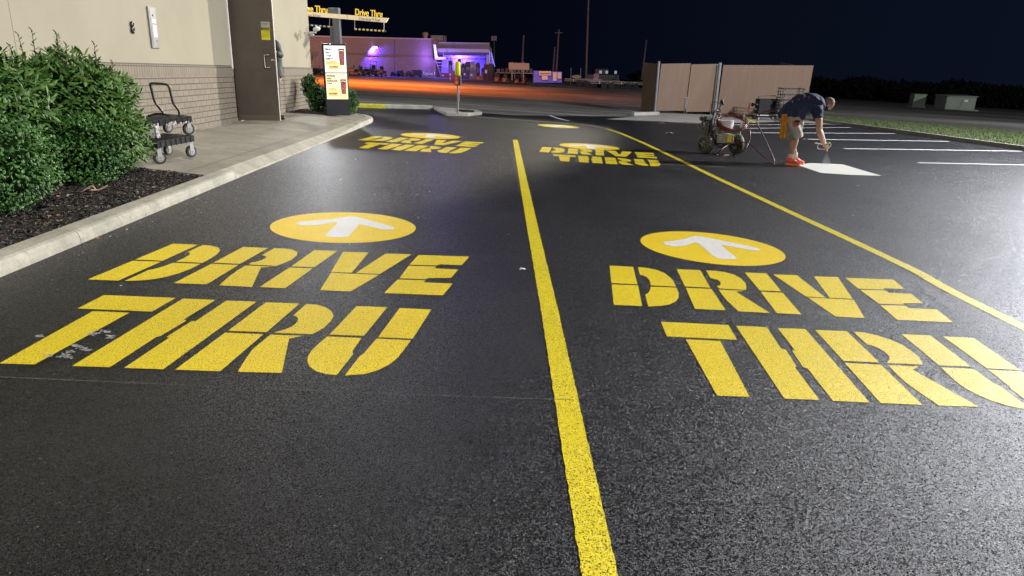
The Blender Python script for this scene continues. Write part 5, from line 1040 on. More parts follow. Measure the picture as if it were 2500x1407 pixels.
# spray gun
gb = S_(1000, 1000, -0.10); e2 = thing('spray_gun', 'white and yellow spray gun in the worker hand, pointing down', 'spray gun', gb, 0, tilt=False)
M_gw = mat('gun_white', (0.78, 0.76, 0.66), 0.4); M_gy = speck('gun_yellow', (0.70, 0.62, 0.18, 1), (0.85, 0.83, 0.7, 1)); M_go = mat('gun_orange', (0.85, 0.32, 0.10), 0.45)
def SG(x, y, dy=-0.10): return S_(x, y, dy)
MB().tube([SG(1010, 1050), SG(1015, 1000), SG(1035, 960), SG(1050, 945)], 0.019, 10).ell(SG(1020, 1025), (0.03, 0.022, 0.028)).build('gun_body', M_gy, e2, world=True, smooth=True)
MB().tube(spline([SG(1050, 945), SG(1078, 985), SG(1055, 1025), SG(1025, 1045)], 4), 0.0065, 8).tube(spline([SG(905, 955), SG(873, 1000), SG(885, 1045), SG(995, 1055)], 5), 0.0065, 8).build('guard', M_gw, e2, world=True, smooth=True)
MB().tube([SG(825, 955), SG(905, 965), SG(1000, 1000)], 0.010, 8).ell(SG(850, 957), (0.022, 0.014, 0.014)).build('handle', M_gw, e2, world=True, smooth=True)
MB().tube([SG(985, 985), SG(1000, 1050)], 0.006, 8).build('trigger', M_alu, e2, world=True); MB().tube([SG(1015, 1045), SG(1018, 1085)], [0.014, 0.020], 10).build('nozzle_guard', M_go, e2, world=True, smooth=True)
# paint mist
a_ = SG(1018, 1090); bq = SG(1008, 1262, -0.02); bq.z = 0.012
k = bpy.data.materials.new('paint_mist'); k.use_nodes = True; kn = k.node_tree; kn.nodes.remove(kn.nodes['Principled BSDF'])
pv = kn.nodes.new('ShaderNodeVolumePrincipled'); pv.inputs['Color'].default_value = (0.95, 0.95, 0.95, 1); pv.inputs['Density'].default_value = 1.6; kn.links.new(pv.outputs[0], kn.nodes['Material Output'].inputs['Volume'])
o = MB().cyl(bq, a_, 0.105, 0.008, 24).build('paint_mist', k, None, smooth='auto'); tag(o, 'faint white cone of paint spray under the gun', 'paint spray', kind='stuff')

# person behind the door
YQ = 15.0
def K_(u, v, dy=0.0): return V(u, v, YQ+dy)
qb = G(683, 289, 0.15); e = thing('person', 'person in dark grey jacket mostly hidden behind the open brown door', 'person', (qb.x, qb.y, 0.15), 0, tilt=False)
M_jk = mat('dark_grey_jacket', (0.024, 0.027, 0.032), 0.7, noise=(9, 0.3), bump=(12, 0.5, 0.02)); M_jn = mat('dark_trousers', (0.03, 0.035, 0.05), 0.8); M_dsh = mat('black_shoe', (0.015, 0.013, 0.012), 0.5)
b = MB(); chain(b, [K_(668, 192), K_(668, 160), K_(666, 118)], [0.15, 0.15, 0.14]); chain(b, [K_(664, 108), K_(655, 92)], [0.06, 0.055]); b.ell(K_(648, 78), (0.085, 0.10, 0.115))
b.ell(K_(644, 82, -0.09), (0.014, 0.02, 0.02))
for dy in (-0.19, 0.19): chain(b, [K_(671, 112, dy), K_(682, 136, dy), K_(672, 129, dy-0.22 if dy < 0 else dy-0.3)], [0.055, 0.045, 0.032])
for dy in (-0.1, 0.1): chain(b, [K_(671, 195, dy), K_(674, 240, dy), K_(677, 276, dy)], [0.05, 0.04, 0.035])
fleshed(b, 0.014, 3).build('body', M_skin, e, world=True, smooth=True)
b = MB(); hp_ = K_(671, 128, -0.40); b.ell(hp_, (0.045, 0.035, 0.04))
for k in range(4): chain(b, [hp_+Vector((-0.02, -0.01, 0.022-0.015*k)), hp_+Vector((-0.055, -0.02, 0.024-0.016*k)), hp_+Vector((-0.065, 0.01, 0.018-0.016*k))], [0.010, 0.009, 0.008], 8)
chain(b, [hp_+Vector((0, -0.01, 0.03)), hp_+Vector((-0.03, -0.02, 0.05))], [0.011, 0.009], 8); fleshed(b, 0.008, 2).build('hand', M_skin, e, world=True, smooth=True)
b = MB(); chain(b, [K_(668, 182), K_(668, 160), K_(668, 116)], [0.165, 0.165, 0.155]); b.cyl(K_(669, 187), K_(668, 165), 0.19, 0.17, 18)
for dy in (-0.19, 0.19): chain(b, [K_(673, 112, dy), K_(684, 134, dy), K_(676, 131, dy-0.18)], [0.08, 0.068, 0.055])
fleshed(b, 0.014, 3).build('jacket', M_jk, e, world=True, smooth=True)
b = MB()
for dy in (-0.1, 0.1): chain(b, [K_(671, 190, dy), K_(675, 238, dy), K_(678, 282, dy)], [0.10, 0.075, 0.065])
fleshed(b, 0.014, 2).build('trousers', M_jn, e, world=True, smooth=True)
for dy in (-0.1, 0.1):
    c = K_(683, 289, dy); c.z = 0.20; b = MB(); chain(b, [c+Vector((-0.08, 0, 0)), c+Vector((0.08, -0.02, -0.008))], [0.045, 0.038]); 
    for v in b.v: v.z = max(v.z, 0.152)
    b.build('shoe', M_dsh, e, world=True, smooth=True)

# ------------------------------------------------------------------ the big store across the lot
def storem(name, c, sc=1.0):
    k = NB(name, 0.85, 0.2); n1 = k.noise(0.4, 5, 0.6); v = k.noise(5.5*sc, 2, 0.5, k.scale((1, 1, 1.4))); c2 = tuple(x*0.8 for x in c[:3])+(1,)
    k.col(k.mix(k.rng(n1, 0.3, 0.7), (*c, 1), c2)); k.nrm(k.bump(k.rng(v, 0.40, 0.60), 0.8, 0.05)); return k.m
M_sw_ = storem('split_face_block', (0.30, 0.19, 0.165)); M_s2 = mat('store_fascia', (0.20, 0.17, 0.15), 0.8); M_aw = mat('pale_awning', (0.5, 0.45, 0.44), 0.6)
def prz(pts, thick, name, m, par, **kw):
    """vertical face through world points, given thickness away from the camera"""
    P = [Vector(p) for p in pts]; n = (P[1]-P[0]).cross(P[2]-P[0]).normalized()
    if n.y < 0: n = -n
    k = len(P); mb_ = MB(); mb_.add(P+[p+n*thick for p in P], [tuple(range(k)), tuple(range(k, 2*k))[::-1]]+[(i, (i+1) % k, k+(i+1) % k, k+i) for i in range(k)])
    return mb_.build(name, m, par, world=True, **kw)
yA, yB, yC = 68.0, 84.0, 86.0
e = thing('store_building', 'long flat roofed store with purple wall lights and recessed garden bay', 'building', (V(1057, 192, yB).x, yB, 0), 0, tilt=False)
_a = V(690, 190, 64.0); _b = V(1057, 192, yB)
def lerpY(u):
    d = ray(u, 170); m = d.x/d.y; # x = m*y meets the wall line a-b
    k = (_b.y-_a.y)/(_b.x-_a.x); return (_a.y-k*_a.x)/(1-k*m)
def far(u, y): q = V(u, 190, y); return Vector((q.x, y, gz(q.x, y)))
def GB(u, v):
    """goods line the pavement in front of the store"""
    if u < 1050: return far(u, lerpY(u)-2.6-(v-186)*0.25)
    if u < 1205: return far(u, 82.0-(v-192)*0.5)
    if u < 1300: return far(u, 74.0)
    return far(u, 74.0)
prz([V(690, 196, lerpY(690)), V(1057, 200, yB), V(1057, 95.5, yB), V(690, 86.5, lerpY(690))], 0.4, 'wall', M_sw_, e)
prz([V(690, 88.5, lerpY(690)-0.15), V(1057.5, 97.5, yB-0.15), V(1057.5, 94.5, yB-0.15), V(690, 85, lerpY(690)-0.15)], 0.3, 'parapet', mat('parapet_cap', (0.42, 0.30, 0.27), 0.8), e)
prz([V(850, 133, lerpY(850)-0.08), V(1056.5, 141.5, yB-0.08), V(1056.5, 136, yB-0.08), V(850, 129, lerpY(850)-0.08)], 0.06, 'rust_band', mat('rust_band', (0.20, 0.10, 0.08), 0.8), e)
prz([V(963, 190, lerpY(963)-0.06), V(964.2, 190, lerpY(964)-0.06), V(964.2, 97, lerpY(964)-0.06), V(963, 97, lerpY(963)-0.06)], 0.02, 'panel_joint', mat('panel_joint', (0.12, 0.08, 0.07), 0.9), e)
prz([V(1057, 200, yB+0.1), V(1068, 199, yB+5), V(1080, 99, yB+5), V(1057, 95.5, yB+0.1)], 0.3, 'side_wall', M_sw_, e)
prz([V(1064, 122, yC), V(1196.5, 124.5, yC), V(1194.5, 105.5, yC), V(1070, 103.5, yC)], 0.8, 'fascia', M_s2, e)
prz([V(1070, 106, yC-0.05), V(1195, 107.5, yC-0.05), V(1194.5, 105, yC-0.05), V(1070, 103, yC-0.05)], 0.8, 'fascia_cap', mat('fascia_cap', (0.40, 0.34, 0.30), 0.7), e)
prz([V(1066, 127.5, yC-1.2), V(1194, 128.5, yC-1.2), V(1194, 120.5, yC-1.1), V(1068, 118.5, yC-1.1)], 1.2, 'awning', M_aw, e)
M_in = storem('bay_wall', (0.48, 0.46, 0.50), 1.5)
prz([V(1050, 200, 92), V(1200, 200, 92), V(1200, 118, 92), V(1050, 116, 92)], 0.3, 'bay_wall', M_in, e)
prz([V(1187.5, 192, yC-0.3), V(1193.5, 192, yC-0.3), V(1193.5, 126, yC-0.3), V(1187.5, 126, yC-0.3)], 0.4, 'bay_pillar', M_aw, e)
prz([V(1128, 180, yC), V(1129.5, 180, yC), V(1129.5, 127, yC), V(1128, 127, yC)], 0.08, 'bay_pole', M_s2, e)
prz([V(1070, 142, 91.6), V(1190, 143, 91.6), V(1190, 142, 91.6), V(1070, 141, 91.6)], 0.05, 'bay_rail', M_s2, e)
prz([V(1187, 200, 86.2), V(1200, 199, 93), V(1200, 118, 93), V(1194, 110, 86.2)], 0.3, 'bay_side_wall', M_sw_, e)
# rooftop things
p = V(1038, 92, 87); e2 = thing('roof_vent', 'round capped roof vent on top of the store', 'roof vent', p, 0); MB().cyl((0, 0, -0.4), (0, 0, 0.25), 0.28, 0.28, 12).cyl((0, 0, 0.25), (0, 0, 0.45), 0.42, 0.34, 12).ell((0, 0, 0.45), (0.36, 0.36, 0.16)).build('cowl', mat('vent_metal', (0.36, 0.26, 0.22), 0.6), e2, smooth='auto')
p = V(1068, 97, 92); e2 = thing('rooftop_unit', 'pale boxy air conditioning unit on the store roof', 'air conditioner', p, 0); MB().box((0, 0, 0.05), (1.5, 1.2, 0.9), bev=0.03).build('housing', mat('unit_housing', (0.30, 0.27, 0.25), 0.6), e2); MB().box((0.95, 0, 0.05), (0.25, 1.0, 0.85)).build('intake', M_s2, e2)
# purple wall lamps
def walllamp(u, v, y, power, label, sz=0.08, off=0.40):
    p = V(u, v, y); e2 = thing('wall_light', label, 'wall light', p, 0, 'purple lights on the store', tilt=False)
    MB().box((0, 0.12, 0.05), (0.45, 0.25, 0.16), bev=0.03).build('housing', M_s2, e2); MB().box((0, 0.02, -0.06), (0.34, 0.26, 0.07), bev=0.02).build('lens', mat('purple_lens', (0.9, 0.88, 1), 0.3, emit=(0.62, 0.55, 1.0), es=14), e2)
    lamp('purple_lamp', 'SPOT', (p.x, p.y-off, p.z-0.18), power, (0.085, 0.04, 1.0), sz, (p.x, p.y-off+0.6, p.z-0.9), 172, 0.25)
walllamp(917, 115.5, lerpY(917)-0.3, 2400, 'purple lit light high on the blank store wall')
walllamp(1123, 133, 91.2, 3600, 'purple lit light inside the recessed garden bay')
p = V(1061, 114, yB-1.0); e2 = thing('light_strip', 'slanting pale lit strip at the corner of the garden bay', 'light strip', p, 0, tilt=False); M_bluel = mat('blue_strip', (0.7, 0.7, 1), 0.4, emit=(0.35, 0.28, 1.0), es=1.6); MB().prism([(-0.12, 0.2), (0.12, 0.2), (0.35, -1.1), (0.1, -1.25)], -0.04, 0.04, Matrix.Rotation(math.pi/2, 4, 'X')).build('strip', M_bluel, e2)
lamp('purple_lamp', 'POINT', (p.x+0.4, p.y-0.8, p.z-1.2), 500, (0.2, 0.12, 1.0), 0.1)
e2 = thing('steel_ladder', 'steel ladder frame lit blue at the right edge of the garden bay', 'ladder', V(1200, 160, yC-0.5), 0, tilt=False); M_bl2 = mat('blue_glow_steel', (0.5, 0.5, 0.6), 0.4, emit=(0.12, 0.10, 1.0), es=0.9)  # the lamp's blue light is put into the ladder steel as emission
MB().tube([V(1195, 124, yC-0.5), V(1195.5, 154, yC-0.5), V(1204, 157, yC-0.5), V(1199, 128, yC-0.5), V(1208, 163, yC-0.5)], 0.05, 6).build('rail', M_bl2, e2, world=True)
for k in range(4): MB().tube([V(1196+k, 130+7*k, yC-0.5), V(1202+k, 132+7*k, yC-0.5)], 0.03, 5).build('rung', M_bl2, e2, world=True)
for (u, y, pw) in ((905, 66.5, 500), (1110, 80.0, 800)):
    p = V(u, 120, y); lamp('purple_apron_fill', 'SPOT', tuple(p), pw, (0.22, 0.10, 1.0), 0.2, (p.x, p.y+0.3, 0), 88, 0.9)  # added spots without fixtures, turning the apron purple
# small sign on posts and canopy at the far left of the wall
e2 = thing('wall_hood', 'small dark hood on a thin pole against the far left of the store wall', 'hood', V(768, 132, 66), 0, tilt=False); MB().box(V(767, 131, 66), (0.85, 0.6, 0.35)).build('hood', M_s2, e2, world=True); MB().cyl(V(771, 136, 66), V(773, 182, 66), 0.05, 0.05, 8).build('pole', M_s2, e2, world=True)

# ------------------------------------------------------------------ display machines in front of the store
M_mo = mat('dark_orange_body', (0.22, 0.06, 0.025), 0.4); M_mk = mat('machine_black', (0.02, 0.02, 0.022), 0.45); M_mg = mat('machine_grey', (0.20, 0.19, 0.18), 0.5); M_tire = mat('mower_tyre', (0.02, 0.02, 0.02), 0.8); M_tagw = mat('white_price_card', (0.7, 0.66, 0.62), 0.6)
def mower(label, u, v, rz, col, s=1.0, rops=False):
    p = GB(u, v); e_ = thing('riding_mower', label, 'riding mower', p, rz, 'riding mowers displayed by the store')
    MB().box((0.35*s, 0, 0.52*s), (0.75*s, 0.55*s, 0.34*s), bev=0.07*s).box((0.30*s, 0, 0.27*s), (0.9*s, 0.5*s, 0.14*s)).build('hood', col, e_)
    MB().box((-0.05*s, 0, 0.20*s), (0.9*s, 1.05*s, 0.13*s), bev=0.03*s).build('deck', col, e_); MB().box((-0.45*s, 0, 0.42*s), (0.55*s, 0.75*s, 0.22*s), bev=0.05*s).build('fender', M_mk, e_)
    MB().box((-0.40*s, 0, 0.60*s), (0.40*s, 0.42*s, 0.10*s), bev=0.03*s).box((-0.60*s, 0, 0.80*s), (0.10*s, 0.42*s, 0.40*s), bev=0.03*s).build('seat', M_mk, e_)
    for x, y, r in ((0.62, 0.33, 0.19), (0.62, -0.33, 0.19), (-0.5, 0.42, 0.26), (-0.5, -0.42, 0.26)):
        w_ = MB().cyl((x*s, (y-0.08)*s, r*s), (x*s, (y+0.08)*s, r*s), r*s, r*s, 18).build('wheel', M_tire, e_, smooth='auto'); MB().cyl((x*s, (y-0.09)*s, r*s), (x*s, (y+0.09)*s, r*s), r*0.5*s, r*0.5*s, 12).build('rim', M_mg, w_)
    if rops: MB().tube([(-0.55*s, -0.35*s, 0.4*s), (-0.6*s, -0.33*s, 1.35*s), (-0.6*s, 0.33*s, 1.35*s), (-0.55*s, 0.35*s, 0.4*s)], 0.03*s, 6).tube([(-0.1*s, -0.2*s, 0.5*s), (-0.2*s, -0.2*s, 1.0*s)], 0.02*s, 6).tube([(-0.1*s, 0.2*s, 0.5*s), (-0.2*s, 0.2*s, 1.0*s)], 0.02*s, 6).build('roll_bar', M_mk, e_)
    else: MB().tube([(0.15*s, 0, 0.6*s), (-0.05*s, 0, 0.9*s)], 0.02*s, 6).tube([(-0.05*s+0.1*s*0.4*math.cos(a*0.52), 0.17*s*math.sin(a*0.52), 0.9*s+0.1*s*math.cos(a*0.52)) for a in range(12)], 0.016*s, 6, closed=True).build('steering_wheel', M_mk, e_)
    MB().box((0.75*s, 0.0, 0.40*s), (0.02, 0.30*s, 0.10*s)).build('bumper', M_mg, e_)
    return e_
mower('leftmost riding mower with dark orange body, beside the menu board', 864, 186.5, rad(200), M_mo, 0.95)
mower('black riding mower with thin steering wheel, second in the row by the purple light', 877, 188.0, rad(260), M_mk, 0.85)
mower('riding mower with dark hood and roll bar, below the purple wall light', 893, 185.5, rad(190), M_mo, 0.85)
mower('wide black zero turn mower, right of the one with the roll bar', 905, 188.0, rad(250), M_mk, 1.0, True)
mower('low orange fronted mower standing alone right of the purple light', 929, 188.5, rad(265), M_mo, 0.95)
mower('dark mower cut off by the left side of the menu board', 781, 184.5, rad(170), M_mk, 0.8)
def tiller(label, u, v, rz, s=1.0, tall=1.3):
    p = GB(u, v); e_ = thing('garden_tiller', label, 'garden tiller', p, rz, 'walk-behind machines displayed by the store')
    MB().box((0, 0, 0.42*s), (0.5*s, 0.38*s, 0.34*s), bev=0.04*s).build('engine', M_mk, e_)
    for y in (-0.25, 0.25): MB().cyl((0, (y-0.05)*s, 0.22*s), (0, (y+0.05)*s, 0.22*s), 0.22*s, 0.22*s, 16).build('wheel', M_tire, e_, smooth='auto')
    MB().tube([(-0.1*s, -0.2*s, 0.5*s), (-0.55*s, -0.2*s, tall*s), (-0.55*s, 0.2*s, tall*s), (-0.1*s, 0.2*s, 0.5*s)], 0.025*s, 6).build('handle', M_mg, e_); MB().box((0.3*s, 0, 0.2*s), (0.25*s, 0.45*s, 0.25*s)).build('tine_cover', M_mo, e_)
tiller('small upright machine left of the pair of tall tillers', 960, 189, rad(80), 0.8, 1.25); tiller('tall tiller with raised handle right of the small upright machine', 977, 189.5, rad(60), 1.1, 1.6); tiller('tiller with thin upright handle left of the dark generator', 998, 189.5, rad(95), 1.0, 1.45)
p = GB(1018, 190.5); e2 = thing('generator', 'dark boxy generator on wheels in front of the store corner', 'generator', p, 0); MB().box((0, 0, 0.45), (1.1, 0.7, 0.55), bev=0.04).build('housing', M_mk, e2); MB().box((-0.5, -0.36, 0.5), (0.3, 0.03, 0.3)).build('panel', M_mo, e2)
for x in (-0.4, 0.4): MB().cyl((x, -0.38, 0.18), (x, -0.28, 0.18), 0.18, 0.18, 14).build('wheel', M_tire, e2)
e2 = thing('wheel_rims', 'cluster of bright round wheels leaning at the store corner', 'wheels', GB(1037, 191), 0)
for k in range(6):
    x, z, r = -0.7+0.3*k, 0.32+0.12*(k % 2), 0.26; MB().tube([(x+r*math.cos(a*0.45), 0.03*k, z+r*math.sin(a*0.45)) for a in range(14)], 0.045, 6, closed=True).build('rim', mat('chrome_blue', (0.5, 0.5, 0.6), 0.3, metal=0.6), e2)
# goods stacked in and before the bay
rnd = random.Random(31)
def crate(name, label, cat, u, v, w, h, d, m, extra=None, group=None):
    p = GB(u, v); e_ = thing(name, label, cat, p, rad(rnd.uniform(-8, 8)), group)
    MB().box((0, 0, h/2+0.06), (w, d, h), bev=0.02).build('body', m, e_); MB().box((0, 0, 0.03), (w*1.02, d*1.02, 0.06)).build('pallet', mat('pallet_wood', (0.16, 0.11, 0.07), 0.8), e_)
    MB().box((-w*0.22, -d/2-0.015, h*0.6), (w*0.25, 0.01, h*0.22)).build('card', M_tagw, e_)
    return e_
M_cb = mat('brown_carton', (0.20, 0.10, 0.07), 0.8); M_cd = mat('dark_carton', (0.07, 0.075, 0.06), 0.8); M_cy = mat('yellow_carton', (0.42, 0.20, 0.03), 0.8); M_cg = mat('grey_carton', (0.17, 0.14, 0.16), 0.8)
GP = 'goods displayed outside the garden bay'
crate('pallet_box', 'low brown box left of the post with the yellow head', 'box', 1088, 192, 0.95, 0.5, 0.8, M_cb, group=GP)
crate('pallet_box', 'brown box between the two orange marker posts', 'box', 1104, 193, 0.7, 0.75, 0.7, M_cb, group=GP)
crate('pallet_box', 'dark green box just right of the orange markers', 'box', 1139, 194, 0.75, 0.95, 0.7, M_cd, group=GP)
crate('pallet_box', 'grey mauve box right of the dark green box', 'box', 1155.5, 194.5, 0.85, 0.9, 0.7, M_cg, group=GP)
crate('pallet_box', 'low orange yellow box right of the grey box', 'box', 1173, 195, 0.75, 0.42, 0.6, M_cy, group=GP)
crate('pallet_box', 'tall dark brown cabinet at the right corner of the bay', 'cabinet', 1193, 196, 0.95, 1.65, 0.8, mat('brown_cabinet', (0.06, 0.035, 0.03), 0.7), group=GP)
for i, (u, t) in enumerate(((1214, 'low wheeled display left under the long shelf'), (1233, 'second wheeled display under the long shelf'), (1263, 'third wheeled display under the long shelf'), (1280, 'wheeled display at the right end under the long shelf'))): mower(t, u, 196.8, rad(265), M_mo, 0.85)
def upright(label, u, v, h, w, m, top=None):
    p = GB(u, v); e_ = thing('display_unit', label, 'display unit', p, 0, GP); MB().box((0, 0, h/2), (w, 0.4, h), bev=0.02).build('body', m, e_)
    MB().box((0, 0, h+0.06), (w*0.7, 0.3, 0.14), bev=0.03).build('top', top or m, e_); MB().box((0, -0.21, h*0.6), (w*0.5, 0.01, h*0.3)).build('panel', M_mg, e_)
upright('tall dark unit with bright round top left of the yellow sign head', 1100, 192, 1.9, 0.42, M_mk, mat('bright_top', (0.7, 0.7, 0.75), 0.5)); upright('slim tall dark unit right behind the yellow sign head', 1122, 192, 2.0, 0.35, M_mk)
upright('dark unit beside the slim tall one in the bay', 1131, 192, 1.55, 0.4, M_mk); upright('square dark vending unit at the middle of the bay', 1143, 192, 1.75, 0.7, M_mk); upright('speckled white fronted vending unit in the bay', 1155, 192, 1.8, 0.62, mat('speckled_front', (0.35, 0.35, 0.38), 0.6, noise=(7, 0.9))); upright('narrow dark unit with white lines near the bay pillar', 1167, 192, 1.75, 0.42, M_mk); upright('small dark unit in front of the bay pillar', 1180, 193, 1.2, 0.4, M_mk)
e2 = thing('step_ladder', 'rolling steel step ladder inside the left of the bay', 'step ladder', far(1078, 84), 0); M_lad = mat('ladder_steel', (0.35, 0.35, 0.4), 0.4, metal=0.3)
for x in (-0.45, 0.45): MB().tube([(x+0.4, 0, 0), (x-0.2, 0, 2.0), (x-0.2, 0, 2.7)], 0.035, 6).build('rail', M_lad, e2)
for k in range(6): MB().box((0.28-0.11*k, 0, 0.3+0.33*k), (0.9, 0.3, 0.04)).build('step', M_lad, e2)
MB().box((-0.05, -0.1, 2.1), (1.2, 0.1, 0.25)).build('sign_board', M_tagw, e2)
# long shelf, big grey panel, boards
e2 = thing('long_rack', 'long low steel rack holding goods right of the garden bay', 'rack', far(1257, 76), 0); MB().box((0, 0, 1.05), (3.9, 0.9, 0.07)).build('shelf', M_mg, e2)
for x in (-1.93, 0, 1.93): MB().cyl((x, -0.4, 0), (x, -0.4, 1.05), 0.04, 0.04, 8).build('leg', M_mg, e2)
for k in range(9):
    x = -1.7+0.42*k; o = MB().box((x, 0, 1.09+0.18), (0.34, 0.4, 0.30+0.1*(k % 3)), bev=0.05).build('boxed_goods', M_mk if k % 3 else M_cg, e2)
e2 = thing('grey_sheet_panel', 'big grey brown sheet panel standing above the long rack', 'panel', far(1266, 75), 0); a_ = V(1242, 170, 70); b_ = V(1292, 171, 70); c_ = V(1292, 155, 70); d_ = V(1242, 153, 70); prz([a_, b_, c_, d_], 0.1, 'sheet', mat('grey_sheet', (0.24, 0.19, 0.16), 0.7), e2)
for u in (1250, 1278): MB().cyl(V(u, 196, 70.2), V(u, 152, 70.2), 0.06, 0.06, 8).build('post', M_mg, e2, world=True)
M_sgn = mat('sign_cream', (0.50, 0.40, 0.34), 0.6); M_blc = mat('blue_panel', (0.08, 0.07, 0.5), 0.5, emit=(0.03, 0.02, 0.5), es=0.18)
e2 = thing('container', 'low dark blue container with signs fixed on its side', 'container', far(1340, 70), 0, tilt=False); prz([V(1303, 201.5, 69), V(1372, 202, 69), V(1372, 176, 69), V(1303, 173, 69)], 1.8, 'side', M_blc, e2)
for (u0, v0, u1, v1, n) in ((1316, 174, 1345, 184.5, 'name_sign'), (1323, 185.5, 1337, 195, 'shield_sign'), (1350, 177, 1359, 197.5, 'tall_board'), (1361, 177, 1370.5, 192, 'short_board')): prz([V(u0, v1, 68.6), V(u1, v1, 68.6), V(u1, v0, 68.6), V(u0, v0, 68.6)], 0.05, n, M_sgn, e2)
for k in range(7): prz([V(1318.5+3.6*k, 181, 68.5), V(1321.2+3.6*k, 181, 68.5), V(1321.2+3.6*k, 178.5, 68.5), V(1318.5+3.6*k, 178.2, 68.5)], 0.02, 'sign_stroke', M_mo, e2)
# utility trailers and clutter in the dark
def trailer(label, u, v, L, rz):
    e_ = thing('flat_trailer', label, 'trailer', far(u, 84.0-(v-208)*2), rz, 'trailers parked in the dark yard'); MB().box((0, 0, 0.55), (L, 1.5, 0.08)).build('bed', M_mg, e_)
    for y in (-0.75, 0.75): MB().box((0, y, 0.72), (L, 0.05, 0.05)).build('side_rail', mat('trailer_rail', (0.30, 0.26, 0.22), 0.5), e_)
    for x in (-0.4, 0.4):
        for y in (-0.82, 0.82): MB().cyl((x, y-0.1, 0.33), (x, y+0.1, 0.33), 0.33, 0.33, 18).build('wheel', M_tire, e_, smooth='auto')
    for k in range(6): MB().box((-L/2+0.3+k*(L-0.6)/5, -0.78, 0.64), (0.06, 0.06, 0.22)).build('stake', M_tagw if k % 2 else M_mg, e_)
    MB().tube([(L/2, -0.5, 0.5), (L/2+1.0, 0, 0.45), (L/2, 0.5, 0.5)], 0.05, 6).build('drawbar', M_mk, e_)
trailer('flat trailer with pale top rail, nearest of the dark yard', 1425, 208, 4.3, rad(-4)); trailer('low trailer with short white plate at its near side', 1480, 211, 3.6, rad(10)); trailer('dark trailer farther right just left of the dumpster fence', 1545, 209, 3.2, rad(-8))
e2 = thing('parked_truck', 'dark truck with small lit windows in the unlit yard', 'truck', far(1480, 92), rad(5)); MB().box((0, 3, 0.9), (4.2, 2, 0.8), bev=0.1).box((-0.2, 3, 1.6), (1.8, 1.8, 0.8), bev=0.15).build('body', M_mk, e2)
for k, x in enumerate((-0.35, 0.45, 1.6)): MB().box((x, 1.98, 1.55), (0.3, 0.02, 0.35)).build('window', mat('window_glint', (0.4, 0.42, 0.5), 0.3, emit=(0.5, 0.52, 0.6), es=0.35), e2)
for x in (-1.4, 1.4): MB().cyl((x, 1.9, 0.4), (x, 2.1, 0.4), 0.4, 0.4, 18).build('wheel', M_tire, e2)
e2 = thing('oval_sign', 'dim oval green sign between two thin posts in the yard', 'sign', far(1408, 84), 0); MB().prism([(0.55*math.cos(a*0.35), 0.2*math.sin(a*0.35)) for a in range(18)], -0.02, 0.02, Matrix.Translation((0, 0, 0.95)) @ Matrix.Rotation(math.pi/2, 4, 'X')).build('plate', mat('dim_green', (0.20, 0.24, 0.12), 0.6), e2)
for x in (-0.62, 0.48): MB().cyl((x, 0.03, 0), (x-0.05, 0.03, 1.9), 0.035, 0.035, 6).build('post', M_mg, e2)
e2 = thing('red_white_sign', 'small pale sign with dark red marks among the trailers', 'sign', far(1456, 88), 0); MB().box((0, 0, 1.0), (0.6, 0.04, 0.75)).build('plate', mat('dim_pink', (0.35, 0.22, 0.24), 0.6), e2); MB().box((-0.12, -0.03, 1.08), (0.18, 0.01, 0.3)).build('mark', M_mo, e2); MB().cyl((0, 0.02, 0), (0, 0.02, 0.7), 0.03, 0.03, 6).build('post', M_mg, e2)

# ------------------------------------------------------------------ utility poles
M_pole = mat('weathered_pole', (0.09, 0.065, 0.055), 0.85, noise=(2, 0.3))
def upole(u0, v0, u1, v1, y, r, label, arm=False):
    b_ = V(u1, v1, y); t_ = V(u0, v0, y); e_ = thing('utility_pole', label, 'utility pole', b_, 0, 'utility poles beyond the lot', tilt=False); MB().cyl(b_, t_, r*1.15, r*0.8, 8).build('pole', M_pole, e_, world=True, smooth='auto')
    if arm: c = b_.lerp(t_, 0.93); MB().box(c, (0.9, 0.08, 0.08)).build('crossarm', M_pole, e_, world=True)
upole(1438.5, -60, 1430.5, 192, 72, 0.085, 'tallest pole running out of the top of the frame'); upole(1364.5, 72, 1357, 190, 85, 0.10, 'pole with small crossarm, taller of the close pair', True); upole(1354.5, 115, 1349, 190, 88, 0.10, 'short pole just left of the crossarm pole', False)
upole(1278.5, 86, 1273, 190, 88, 0.12, 'pole behind the grey sheet panel'); upole(1578, 98, 1566, 195, 80, 0.10, 'leaning pole just left of the dumpster fence'); 
e2 = thing('floodlight_pair', 'pair of unlit square floodlights on a dark pole right of the store', 'floodlight', V(1205, 110, 95), 0, tilt=False)
for u in (1202.5, 1209.5): MB().box(V(u, 94, 95), (0.32, 0.2, 0.55)).build('head', mat('floodlight_grey', (0.14, 0.14, 0.17), 0.6), e2, world=True)
MB().cyl(V(1206, 190, 95.2), V(1206, 96, 95.2), 0.07, 0.07, 6).build('pole', M_mk, e2, world=True)

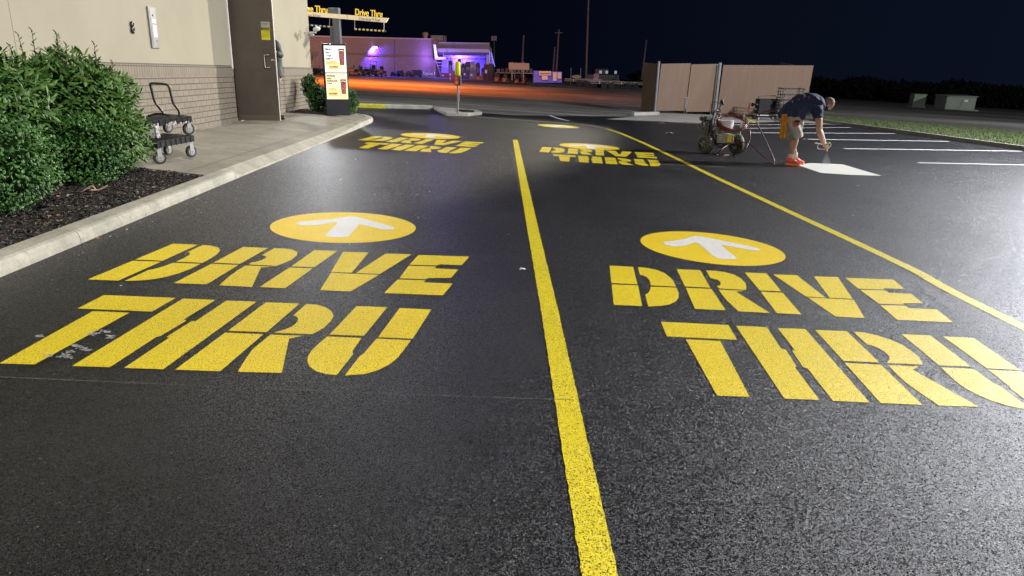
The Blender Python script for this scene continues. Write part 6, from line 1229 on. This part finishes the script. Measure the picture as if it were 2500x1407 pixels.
# ------------------------------------------------------------------ green utility cabinets in the field
def cabinet(u0, u1, vt, vb, label, doors):
    a_ = G(u0+3, vb); b_ = G(u1-3, vb+2); y = (a_.y+b_.y)/2; L = V(u0, vb, y); R_ = V(u1, vb, y); h = V((u0+u1)/2, vt, y).z; w_ = R_.x-L.x
    e_ = thing('utility_cabinet', label, 'utility cabinet', ((L.x+R_.x)/2, y, 0), rad(3), 'green utility cabinets in the field', tilt=True); M_gc = mat('drab_green_metal', (0.20, 0.23, 0.16), 0.5, noise=(1.2, 0.2))
    MB().box((0, 0, h/2), (w_, w_*0.6, h), bev=0.03).build('body', M_gc, e_); MB().box((0, -0.05, h), (w_*1.04, w_*0.66, 0.10), bev=0.03).build('lid', M_gc, e_); MB().box((0, 0, 0.04), (w_*1.15, w_*0.8, 0.12)).build('base', M_pad, e_)
    for k in range(doors): MB().box((-w_/2+w_*(k+0.5)/doors, -w_*0.3-0.02, h*0.48), (w_/doors*0.93, 0.03, h*0.8), bev=0.01).build('door', M_gc, e_)
    if doors > 1: MB().box((w_*0.16, -w_*0.3-0.05, h*0.70), (w_*0.12, 0.01, h*0.14)).build('label_plate', M_tagw, e_); MB().box((w_*0.04, -w_*0.3-0.05, h*0.55), (w_*0.02, 0.03, h*0.25)).build('handle', M_mg, e_)
cabinet(2221, 2252, 230, 261, 'narrow drab green cabinet, left one in the dark field', 1); cabinet(2290, 2365, 233.5, 267, 'wide drab green double door cabinet, right one in the dark field', 2)

# ------------------------------------------------------------------ dark woods at the far edge
rnd = random.Random(77); lv = []
for (u, vtop, y, w_) in ((1640, 185, 150, 16), (1760, 185, 155, 18), (1880, 194, 150, 18), (2000, 206, 160, 18), (2120, 205, 155, 18), (2240, 216, 150, 18), (2360, 214, 150, 18), (2480, 226, 150, 18), (2600, 222, 150, 18)):
    t_ = V(u, vtop, y); H_ = t_.z+1
    for i in range(2600):
        d = rv(rnd); k = rnd.uniform(0.5, 1.02)+0.08*math.sin(5*d.x+u)+0.06*math.sin(8*d.z)
        lv.append((Vector((t_.x+d.x*w_*0.5*k, y+d.y*5*k, H_*0.5+d.z*H_*0.5*k)), rv(rnd), rv(rnd), rnd.uniform(0.5, 1.0), rnd.uniform(0.2, 0.4), rnd.random()))
me = leaf_mesh(lv, leafmat('night_foliage', (0.006, 0.009, 0.007, 1), (0.012, 0.016, 0.011, 1), 0.9, 0.05)); o = bpy.data.objects.new('distant_woods', me); scene.collection.objects.link(o); tag(o, 'dim mass of trees along the far right edge of the field', 'woods', kind='stuff')
